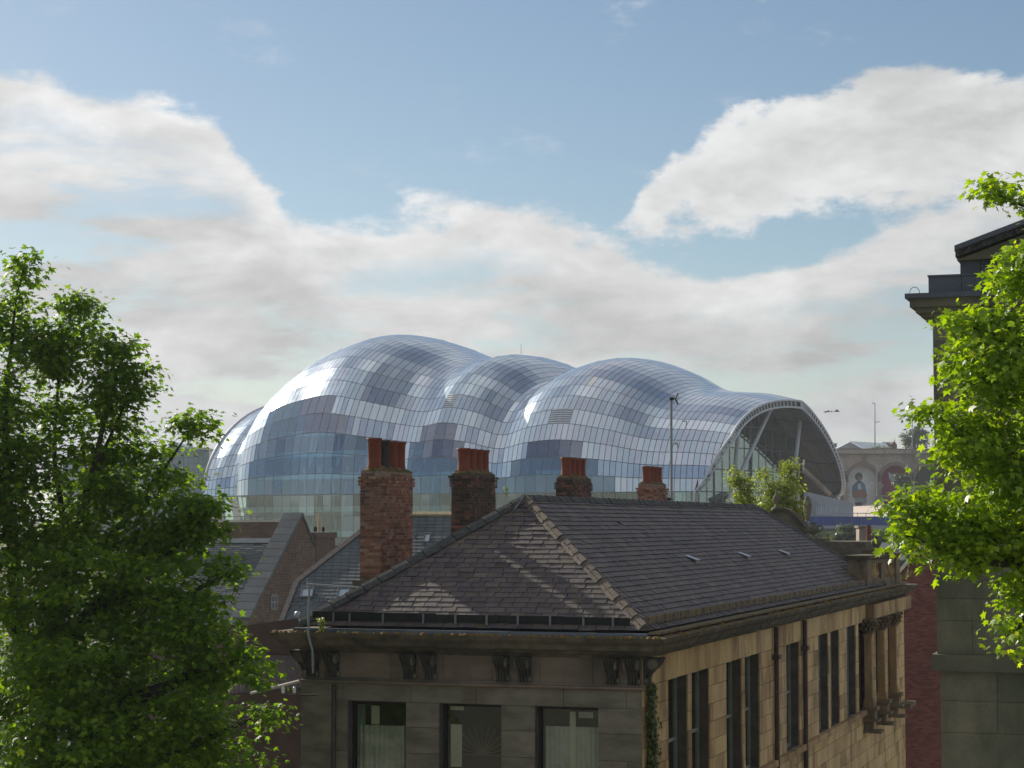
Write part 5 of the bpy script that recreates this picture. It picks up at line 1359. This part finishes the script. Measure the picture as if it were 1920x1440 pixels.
# ================================================================== AERIALS AND SMALL IRONWORK
def small_things():
    # tall mast by the fourth chimney
    b0 = L(-6.35, 29.6, 0); X0 = P(1259, 945, b0.y+0.0)
    Y = X0.y
    e = empty('aerial_mast', P(1259, 950, Y), label='tall thin roof mast with a small three-pronged aerial beside the fourth chimney', cat='aerial')
    MB().tube([P(1259, 955, Y), P(1258.5, 746, Y)], .045, 8).build('mast', M['galv_dark'], e)
    a = MB(); a.tube([P(1256, 747.5, Y), P(1267, 747.5, Y)], .03, 5); a.tube([P(1266.5, 747.5, Y), P(1271, 737, Y)], .028, 5); a.tube([P(1266.5, 747.5, Y), P(1271, 758, Y)], .028, 5)
    a.build('aerial_element', M['iron'], e)
    MB().box(P(1259, 748, Y), .14, .14, .1).build('mast_clamp', M['black'], e)
    MB().tube([P(1248, 936, Y), P(1261, 936, Y)], .05, 5).build('wall_bracket', M['black'], e)
    # TV aerial at the left corner
    Y = 41.6
    e = empty('tv_aerial', P(580, 1250, Y), label='long horizontal TV aerial on a pole at the left end of the near cornice', cat='aerial')
    MB().tube([P(587, 1262, Y), P(586, 1220, Y), P(578, 1190, Y), P(580, 1094, Y)], .022, 8).build('pole', M['galv_dark'], e)
    MB().tube([P(574, 1095, Y), P(672, 1101, Y-.4)], .016, 6).build('boom', M['galv'], e)
    for i in range(19):
        q = i/18; c = P(577, 1095, Y).lerp(P(670, 1101, Y-.4), q); w = .17-.05*q
        MB().tube([c-Vector((.10, 1, .0))*w+Zv*.012, c+Vector((.10, 1, 0))*w+Zv*.012], .005, 4).build('element', M['galv'], e)
    r = MB(); c = P(575, 1095, Y)
    for z in (-.1, -.05, .05, .1): r.tube([c+Zv*z-Vector((0, .2, 0)), c+Zv*z+Vector((0, .2, 0))], .005, 4)
    r.build('reflector', M['galv'], e)
    # flood light and insulators
    e = empty('insulator_bracket', P(566, 1304, 41.2), label='iron bracket with two white ceramic insulators on the left wall edge', cat='bracket')
    MB().tube([P(531, 1303, 41.2), P(597, 1303, 41.0)], .02, 5).build('arm', M['iron'], e)
    for x in (531, 552):
        MB().lathe(P(x, 1300, 41.2), [(.02, 0), (.035, .02), (.03, .07), (.035, .09), (.02, .13), (.001, .135)], 10).build('insulator', M['ceramic'], e)
    e = empty('corner_lamp', P(560, 1170, 42), label='small round floodlight at the left end of the roof eaves', cat='lamp')
    MB().tube([P(562, 1166, 42), P(559, 1152, 42)], .012, 5).build('stem', M['galv'], e); MB().lathe(P(558, 1152, 42), [(.001, -.07), (.05, -.05), (.07, 0), (.05, .05), (.001, .07)], 10).build('lamp_head', M['galv'], e)
    # ornate iron post beyond the roof
    e = empty('ornate_lamp_post', P(1503, 1000, 110), label='dark ornate iron post between the birch and the podium wall', cat='lamp post')
    MB().lathe(P(1503, 990, 110), [(.28, 0), (.22, 1.0), (.15, 1.1), (.12, 2.6), (.16, 2.7), (.10, 2.9), (.08, 3.4)], 10).build('post', M['iron'], e)
    MB().tube([P(1502, 900, 110), P(1508, 862, 110)], .05, 6).build('top_rod', M['white_steel'], e)
    MB().lathe(P(1514, 965, 109.5), [(.1, -.3), (.2, .1), (.24, .5), (.17, .8), (.05, 1.0)], 8).build('lantern', M['soot'], e)
small_things()

# ================================================================== VEGETATION
HALF = np.array([(0, 0), (.40, .10), (.24, .30), (.52, .60), (.19, .58), (0, 1.0)])
T_V = np.array([(0, 0, 0), (.40, .10, -.10), (.24, .30, -.04), (.52, .60, -.14), (.19, .58, -.03), (0, 1.0, -.12), (-.40, .10, -.10), (-.24, .30, -.04), (-.52, .60, -.14), (-.19, .58, -.03)])
T_F = [[0, 1, 2, 3, 4, 5], [5, 9, 8, 7, 6, 0]]
S_V = np.array([(0, 0, 0), (.3, .45, -.06), (0, 1, -.1), (-.3, .45, -.06)]); S_F = [[0, 1, 2], [0, 2, 3]]
def norm(a): return a/(np.linalg.norm(a, axis=-1, keepdims=True)+1e-9)
def leaf_block(name, C, N, T, S, rnd, mat, parent, simple=False, **k):
    V0, F0 = (S_V, S_F) if simple else (T_V, T_F)
    N = norm(N); T = norm(T-N*(T*N).sum(1, keepdims=True)); B = np.cross(T, N)
    n = len(C); c0 = C.mean(0)
    V = (C-c0)[:, None]+S[:, None, None]*(V0[None, :, 0:1]*B[:, None]+V0[None, :, 1:2]*T[:, None]+V0[None, :, 2:3]*N[:, None])
    V = V.reshape(-1, 3); nv = len(V0); nf = len(F0); fl = len(F0[0])
    idx = (np.array(F0)[None]+nv*np.arange(n)[:, None, None]).reshape(-1)
    me = bpy.data.meshes.new(name); me.vertices.add(len(V)); me.vertices.foreach_set('co', V.ravel().astype(np.float32))
    me.loops.add(len(idx)); me.loops.foreach_set('vertex_index', idx.astype(np.int32))
    me.polygons.add(n*nf); me.polygons.foreach_set('loop_start', np.arange(0, n*nf*fl, fl, dtype=np.int32))
    me.update(calc_edges=True)
    a = me.attributes.new('rnd', 'FLOAT', 'FACE'); a.data.foreach_set('value', np.repeat(rnd, nf).astype(np.float32))
    me.materials.append(mat); o = bpy.data.objects.new(name, me); link(o, parent, Matrix.Translation(Vector(c0))); return tag(o, **k)
_leafm = {}
def tree(name, base, limbs, blobs, ncl, lpc, size, mat, seed, label, cat='tree', group=None, nsep=0, spread=.36, simple=False, bark='bark', kids=True, shell_bias=.45, up=.8, clump=0.0, thr=-.14):
    g = np.random.default_rng(seed); root = empty(name, base, label=label, cat=cat, group=group)
    nodes = []; rads = []
    tb = MB()
    for i, lm in enumerate(limbs):
        pts = [Vector(p[:3]) for p in lm]; rr = [p[3] for p in lm]
        # smooth subdivide with jitter
        P2 = []; R2 = []
        for a in range(len(pts)-1):
            m_ = max(2, int((pts[a+1]-pts[a]).length/.45))
            for q in range(m_):
                t_ = q/m_; p = pts[a].lerp(pts[a+1], t_); j = rr[a]*.35
                P2.append(p+Vector(g.normal(size=3)*j*.5)); R2.append(rr[a]*(1-t_)+rr[a+1]*t_)
        P2.append(pts[-1]); R2.append(rr[-1])
        if i == 0: MB().tube(P2, R2, 10).build('trunk', M[bark], root)
        else: MB().tube(P2, R2, 8).build('limb', M[bark], root)
        nodes += [tuple(p) for p in P2]; rads += R2
    nodes = np.array(nodes); rads = np.array(rads)
    w = np.array([b[2] for b in blobs], float); w /= w.sum()
    cl = []
    for _ in range(ncl):
        b = blobs[g.choice(len(blobs), p=w)]; d = norm(g.normal(size=3)); r = g.random()**shell_bias
        q_ = np.array(b[0])+d*r*np.array(b[1])
        if clump and mnoise.noise(Vector(q_*clump)) < thr+.22*(g.random()-.5): continue
        cl.append(q_)
    for lm in limbs:
        for p in lm[-2:]:
            if p[3] < .06: cl += [np.array(p[:3])+g.normal(size=3)*.12 for _ in range(9)]
    cl = np.array(cl)
    d0 = np.array([np.min(((nodes-c)**2).sum(1)) for c in cl]); cl = cl[np.argsort(d0)]
    tw = MB(); NN = list(nodes); arr = np.array(NN); nr = list(rads); dirs = []
    for c in cl:
        dd = ((arr-c)**2).sum(1); pen = dd+.0*arr[:, 0]; k = int(np.argmin(pen)); a = arr[k]; v = c-a; ln = np.linalg.norm(v)
        m1 = a+v*.4+g.normal(size=3)*ln*.09+np.array([0, 0, -.03*ln]); m2 = a+v*.75+g.normal(size=3)*ln*.07
        r0 = min(nr[k]*.8, .012+.016*ln)
        tw.tube([a, m1, m2, c], [r0, r0*.8, r0*.6, .006], 4, cap=False)
        NN2 = [m1, m2, c]; arr = np.vstack([arr, NN2]); nr += [r0*.8, r0*.6, .008]; dirs.append(norm(c-m2))
    tw.build('twig_mass', M[bark], root, kind='stuff')
    dirs = np.array(dirs); n = len(cl)*lpc; ci = np.repeat(np.arange(len(cl)), lpc)
    off = g.normal(size=(n, 3))*np.array([spread, spread, spread*.42])*.62
    S_extra = 1
    C = cl[ci]+off-dirs[ci]*g.random((n, 1))*spread*.6
    out = norm(off+dirs[ci]*spread*.8)
    N = norm(np.array([0, 0, up])+out*.35+g.normal(size=(n, 3))*.38); T = out+np.array([0, 0, -.45])+g.normal(size=(n, 3))*.35
    S = size*np.clip(g.lognormal(-.12, .28, n), .4, 1.45); rnd = np.clip(g.normal(.45, .22, n)+(cl[ci][:, 2]-cl[:, 2].mean())*.0, 0, 1)
    if nsep:
        vis = np.argsort(C[:, 1]+g.random(n)*1.5)
        q = np.array([proj(Vector(C[i]))for i in vis[:nsep*8]]); ok = (q[:, 0] > 0) & (q[:, 0] < 1920) & (q[:, 1] > 80) & (q[:, 1] < 1360)
        sel = vis[:nsep*8][ok][:nsep]
        mask = np.ones(n, bool); mask[sel] = False
        for i in sel:
            key = (mat.name, int(rnd[i]*8))
            if key not in _leafm: _leafm[key] = mesh_from('leaf', T_V, T_F, mat, [min(.99, (key[1]+.5)/8)]*2)
            Nn = Vector(N[i]); Tt = Vector(T[i]); Tt = (Tt-Nn*Tt.dot(Nn)).normalized(); Bb = Tt.cross(Nn)
            o = bpy.data.objects.new('leaf', _leafm[key]); link(o, root, bmat(Vector(C[i]), Bb*S[i], Tt*S[i], Nn*S[i]))
        C, N, T, S, rnd = C[mask], N[mask], T[mask], S[mask], rnd[mask]
    leaf_block('foliage', C, N, T, S, rnd, mat, root, simple, kind='stuff')
    return root
def pt(px, py, Y): p = P(px, py, Y); return np.array(p)
def blob(px, py, Y, rx, ry, rd, w=None):
    s = Y/3830; return (pt(px, py, Y), (rx*s, rd, ry*s), w if w else rx*ry*rd)
def limb(*a): return [(*pt(x, y, Y), r) for x, y, Y, r in a]
# big maple on the left
limbs = [limb((60, 2300, 40, .42), (70, 1500, 40, .34), (85, 1240, 40, .27), (130, 1040, 40, .15), (170, 900, 40, .07), (200, 760, 40, .035), (215, 650, 40, .012)),
         limb((75, 1450, 40, .25), (40, 1200, 41, .2), (15, 950, 40.5, .10), (10, 750, 40, .05), (30, 560, 40, .02), (48, 490, 40, .01)),
         limb((85, 1240, 40, .2), (200, 1120, 39.5, .15), (300, 1050, 39.5, .08), (360, 1000, 39.5, .035), (390, 950, 39.5, .012)),
         limb((110, 1100, 40, .10), (230, 980, 40.5, .06), (300, 890, 40.5, .035), (360, 800, 40.5, .012)),
         limb((170, 900, 40, .05), (220, 790, 40, .03), (262, 700, 40, .012)),
         limb((75, 1480, 40, .25), (220, 1330, 38.6, .16), (360, 1260, 38.4, .08), (460, 1235, 38.4, .015)),
         limb((75, 1500, 40, .22), (260, 1440, 38.5, .14), (400, 1380, 38.3, .07), (500, 1335, 38.4, .015)),
         limb((200, 1120, 39.5, .1), (340, 1120, 38.9, .06), (420, 1080, 38.8, .03)),
         limb((130, 1040, 40, .08), (100, 860, 40.6, .045), (110, 700, 40.4, .025), (145, 570, 40.4, .01)),
         limb((40, 1200, 41, .12), (-60, 1050, 40, .1), (-120, 900, 40, .06))]
B = [blob(15, 620, 40, 75, 75, 1.1, 9500), blob(40, 520, 40, 28, 45, .4, 3000), blob(130, 640, 40.4, 60, 62, .9, 5600), blob(150, 572, 40.4, 20, 26, .3, 800), blob(215, 655, 40, 42, 48, .7, 2400), blob(225, 720, 40, 52, 50, .8, 3500), blob(40, 790, 40, 95, 100, 1.3),
     blob(170, 790, 40.4, 80, 70, 1.1, 4500), blob(240, 850, 40.5, 60, 70, .9, 3400), blob(120, 930, 40, 120, 90, 1.5), blob(270, 930, 40.3, 70, 60, 1.0), blob(300, 850, 40.5, 40, 45, .5, 1100), blob(348, 800, 40.5, 36, 28, .4, 1300), blob(375, 782, 40.5, 20, 14, .25, 500), blob(350, 880, 40.3, 35, 40, .5, 1000),
     blob(360, 950, 39.5, 45, 45, .7), blob(385, 1040, 39, 48, 45, .7), blob(330, 1070, 39, 90, 70, 1.2), blob(180, 1090, 39.4, 140, 100, 1.7), blob(40, 1080, 40, 90, 120, 1.5), blob(400, 1130, 38.8, 45, 50, .8), blob(330, 1180, 38.6, 110, 80, 1.4),
     blob(150, 1250, 38.8, 160, 100, 1.8), blob(425, 1240, 38.4, 60, 40, .8), blob(478, 1280, 38.3, 30, 24, .4, 900), blob(385, 1310, 38.2, 95, 60, 1.2), blob(495, 1350, 38.3, 24, 26, .4, 500), blob(200, 1370, 38.4, 200, 90, 1.8), blob(380, 1420, 38.2, 110, 70, 1.3), blob(150, 1480, 38.6, 220, 80, 1.8), blob(-60, 900, 40, 90, 260, 1.6), blob(492, 1232, 38.3, 16, 14, .3, 300), blob(335, 985, 39.6, 70, 40, .8, 4200), blob(280, 1010, 39.6, 80, 50, 1.0, 5200), blob(405, 1010, 39.2, 22, 26, .4, 700), blob(425, 1050, 39, 14, 16, .3, 260), blob(260, 760, 40.2, 22, 50, .5, 900), blob(90, 700, 40.2, 60, 80, .9, 4000), blob(230, 900, 40.2, 70, 80, .9, 4200), blob(20, 1300, 40.5, 110, 160, 1.2), blob(90, 1180, 40, 90, 80, 1.0), blob(30, 950, 40, 70, 90, .8)]
tree('maple_tree', P(60, 2300, 40), limbs, B, 6200, 20, .128, M['leafL'], 11, 'large dark green maple filling the left side in front of the brick roofs', nsep=300, spread=.34, clump=1.3, thr=-.05)
# bright maple on the right
limbs = [limb((2060, 2300, 29, .4), (2070, 1500, 29, .34), (2040, 1200, 29, .28), (2020, 900, 29, .2), (1990, 650, 29, .12), (1960, 470, 29, .05)),
         limb((2040, 1150, 29, .2), (1930, 1060, 28.6, .12), (1820, 1010, 28.6, .07), (1730, 960, 28.7, .02), (1690, 935, 28.7, .01)),
         limb((2020, 900, 29, .16), (1900, 860, 28.4, .09), (1800, 810, 28.5, .05), (1740, 770, 28.5, .02)),
         limb((2000, 700, 29, .12), (1900, 650, 28.6, .06), (1800, 600, 28.7, .02)),
         limb((2040, 1200, 29, .15), (1960, 1130, 28.4, .08), (1920, 1160, 28.3, .04), (1900, 1190, 28.3, .015)),
         limb((1930, 1060, 28.6, .06), (1800, 1050, 28.2, .04), (1700, 1000, 28.2, .015)),
         limb((2020, 560, 29, .05), (1950, 400, 29, .03), (1870, 365, 29, .012))]
B = [blob(1900, 520, 28.7, 36, 60, .6), blob(1850, 590, 28.6, 50, 50, .6), blob(1800, 605, 28.6, 28, 28, .35), blob(1785, 690, 28.6, 30, 40, .4), blob(1860, 700, 28.5, 70, 70, .9), blob(1775, 760, 28.5, 36, 24, .3, 400), blob(1735, 778, 28.5, 28, 20, .22, 260), blob(1740, 820, 28.5, 20, 20, .2, 130), blob(1840, 830, 28.4, 75, 70, .9),
     blob(1770, 880, 28.5, 50, 40, .5), blob(1718, 932, 28.6, 46, 32, .4, 760), blob(1682, 938, 28.7, 14, 14, .2, 90), blob(1800, 960, 28.4, 80, 50, .8), blob(1715, 1000, 28.4, 32, 20, .3, 400), blob(1760, 1045, 28.2, 55, 26, .4, 700), blob(1850, 1040, 28.2, 70, 40, .7), blob(1900, 920, 28.5, 60, 100, 1.0),
     blob(1905, 1110, 28.3, 26, 34, .35, 420), blob(1905, 1175, 28.3, 22, 34, .3, 420), blob(1880, 358, 29, 36, 22, .25, 330), blob(1850, 350, 29, 15, 12, .15, 60), blob(1935, 350, 29, 20, 30, .3, 200), blob(1925, 200, 29, 8, 10, .1, 25), blob(1990, 780, 29, 80, 330, 1.3), blob(1830, 1010, 28.3, 60, 50, .6), blob(1915, 470, 28.7, 26, 40, .5, 700), blob(1880, 640, 28.5, 50, 60, .7), blob(1930, 1000, 28.4, 40, 120, .7)]
tree('maple_tree', P(2060, 2300, 29), limbs, B, 2500, 17, .110, M['leafR'], 23, 'sunlit yellow-green maple overhanging from the right edge of the picture', nsep=300, spread=.25, up=.7, clump=1.9, thr=-.10)
# birches beyond the roof
tree('birch_tree', P(1395, 1060, 92), [limb((1395, 1060, 92, .16), (1392, 960, 92, .10), (1386, 900, 92, .05), (1383, 884, 92, .02)), limb((1394, 980, 92, .06), (1405, 930, 92, .03), (1410, 905, 92, .01))],
     [blob(1384, 900, 92, 14, 20, .4), blob(1392, 925, 92, 24, 22, .6), blob(1400, 950, 92, 22, 22, .6), blob(1376, 905, 92, 14, 8, .3), blob(1395, 975, 92, 20, 15, .5)], 170, 16, .13, M['leafB'], 31, 'slender young birch catching the sun, the smaller of the pair beyond the ridge', group='birches beyond the ridge', simple=True, spread=.30, bark='birch')
tree('birch_tree', P(1470, 1080, 88), [limb((1470, 1080, 88, .2), (1468, 980, 88, .13), (1475, 920, 88, .07), (1484, 870, 88, .02)), limb((1468, 990, 88, .08), (1445, 920, 88, .04), (1432, 890, 88, .015))],
     [blob(1482, 885, 88, 16, 24, .5), blob(1470, 920, 88, 34, 30, .8), blob(1436, 895, 88, 16, 14, .4), blob(1462, 960, 88, 40, 30, .9), blob(1485, 965, 88, 22, 34, .7), blob(1440, 940, 88, 14, 24, .4), blob(1490, 1000, 88, 22, 20, .6)], 420, 18, .13, M['leafB'], 37, 'bushy yellow-green birch behind the ball finial', group='birches beyond the ridge', simple=True, spread=.30, bark='birch')
# distant greenery
def bush(name, px, py, Y, rx, ry, seed, label, cat='bush', n=120, mat='leafF', size=.45, group=None):
    s = Y/3830; b = pt(px, py+ry, Y)
    tree(name, Vector(b), [limb((px, py+ry*1.3, Y, .25), (px, py+ry*.3, Y, .15), (px+2, py-ry*.4, Y, .05))], [blob(px, py, Y, rx, ry, rx*s), blob(px-rx*.5, py+ry*.3, Y, rx*.6, ry*.6, rx*s*.6), blob(px+rx*.5, py+ry*.35, Y, rx*.6, ry*.5, rx*s*.6)], n, 22, size, M[mat], seed, label, cat, group, simple=True, spread=rx*s*.22)
bush('bush', 1590, 1003, 300, 26, 22, 41, 'round hazy green bush just below the blue hoarding', n=190)
bush('bush', 1640, 1010, 290, 28, 22, 42, 'hazy green bush right of the stone chimney under the plaza', n=190)
bush('bush', 1548, 1010, 310, 26, 14, 43, 'low hazy green bush beside the urn, left of the rounder one', n=120)
bush('bush', 1690, 985, 300, 24, 26, 44, 'dark green bush at the right end of the blue hoarding', n=120)
bush('far_tree', 1716, 820, 610, 26, 24, 45, 'pale hazy tree on top of the viaduct skyline', 'tree', n=150, size=.7)
bush('far_tree', 1693, 900, 520, 16, 16, 46, 'small round tree in front of the red mural', 'tree', n=80, size=.6)
bush('far_tree', 1650, 842, 630, 26, 5, 47, 'low shrubs along the skyline behind the viaduct parapet', 'shrubs', n=60, size=.6)
# ivy on the corner, weeds on the cornice
def ivy():
    g = np.random.default_rng(5); n = 2600; root = empty('ivy', L(.15, .35, -9), label='ivy strip climbing the corner of the sandstone side wall', cat='ivy')
    z = g.uniform(-6.4, -3.15, n); wdt = .10+.10*np.clip((-z-3.2)/2, 0, 1); v = .42+g.normal(size=n)*wdt+.06*np.sin(z*4)
    C = np.array([L(.05+abs(a)*.06, b, c) for a, b, c in zip(g.normal(size=n), v, z)])
    N = norm(np.array(Uv)*1.0+g.normal(size=(n, 3))*.45); T = np.array([0, 0, -1.])+g.normal(size=(n, 3))*.4
    leaf_block('foliage', C, N, T, g.uniform(.05, .10, n), g.random(n), M['leafI'], root, kind='stuff')
    for k in range(4): MB().tube([L(.03, .35+.06*k+.03*math.sin(zz*3+k), zz) for zz in np.linspace(-9, -3.4, 18)], .014, 5).build('stem', M['bark'], root)
ivy()
def weed(px, py, Y, n, h, label, seed):
    g = np.random.default_rng(seed); root = empty('weed', P(px, py, Y), label=label, cat='plant'); b = P(px, py, Y)
    for k in range(n):
        d = Vector((g.normal()*.3, g.normal()*.3, 1)).normalized(); p = [b, b+d*h*.5, b+d*h+Vector((g.normal(), g.normal(), 0))*h*.15]
        MB().tube(p, .005, 4).build('stem', M['leafI'], root)
        m_ = 16; q = g.random(m_)*.9+.1; C = np.array([p[0].lerp(p[2], t_) for t_ in q]); T = g.normal(size=(m_, 3))+np.array([0, 0, .3]); N = g.normal(size=(m_, 3))*.5+np.array([0, -.3, 1])
        leaf_block('leaves', C, N, T, g.uniform(.04, .08, m_), g.random(m_), M['leafB'], root, True, kind='stuff')
weed(602, 1186, 41.8, 9, .30, 'small leafy weed rooted in the gutter by the aerial pole', 1)
weed(900, 1178, 41.3, 2, .10, 'tiny sprig growing in the lead gutter', 2)
weed(1697, 1088, 75, 5, .4, 'yellow-green weed growing on the far end of the cornice', 3)
weed(1556, 1032, 78, 8, .55, 'leafy weed sprouting behind the far hip of the roof', 4)
weed(950, 932, 56, 3, .3, 'small sprig beside the third chimney behind the ridge', 6)

# ================================================================== AIR
def build_haze():
    m = bpy.data.materials.new('haze'); m.use_nodes = True; t = NT(m.node_tree)
    v = t.n('ShaderNodeVolumePrincipled'); v.inputs['Color'].default_value = (.80, .86, .95, 1); v.inputs['Density'].default_value = HAZE; v.inputs['Anisotropy'].default_value = .35
    o = t.n('ShaderNodeOutputMaterial'); t.l(v.outputs[0], o.inputs['Volume'])
    MB().box(Vector((0, 3250, CZ+2)), 7200, 6800, 96).build('haze', m, kind='stuff')
HAZE = .00014
build_haze()
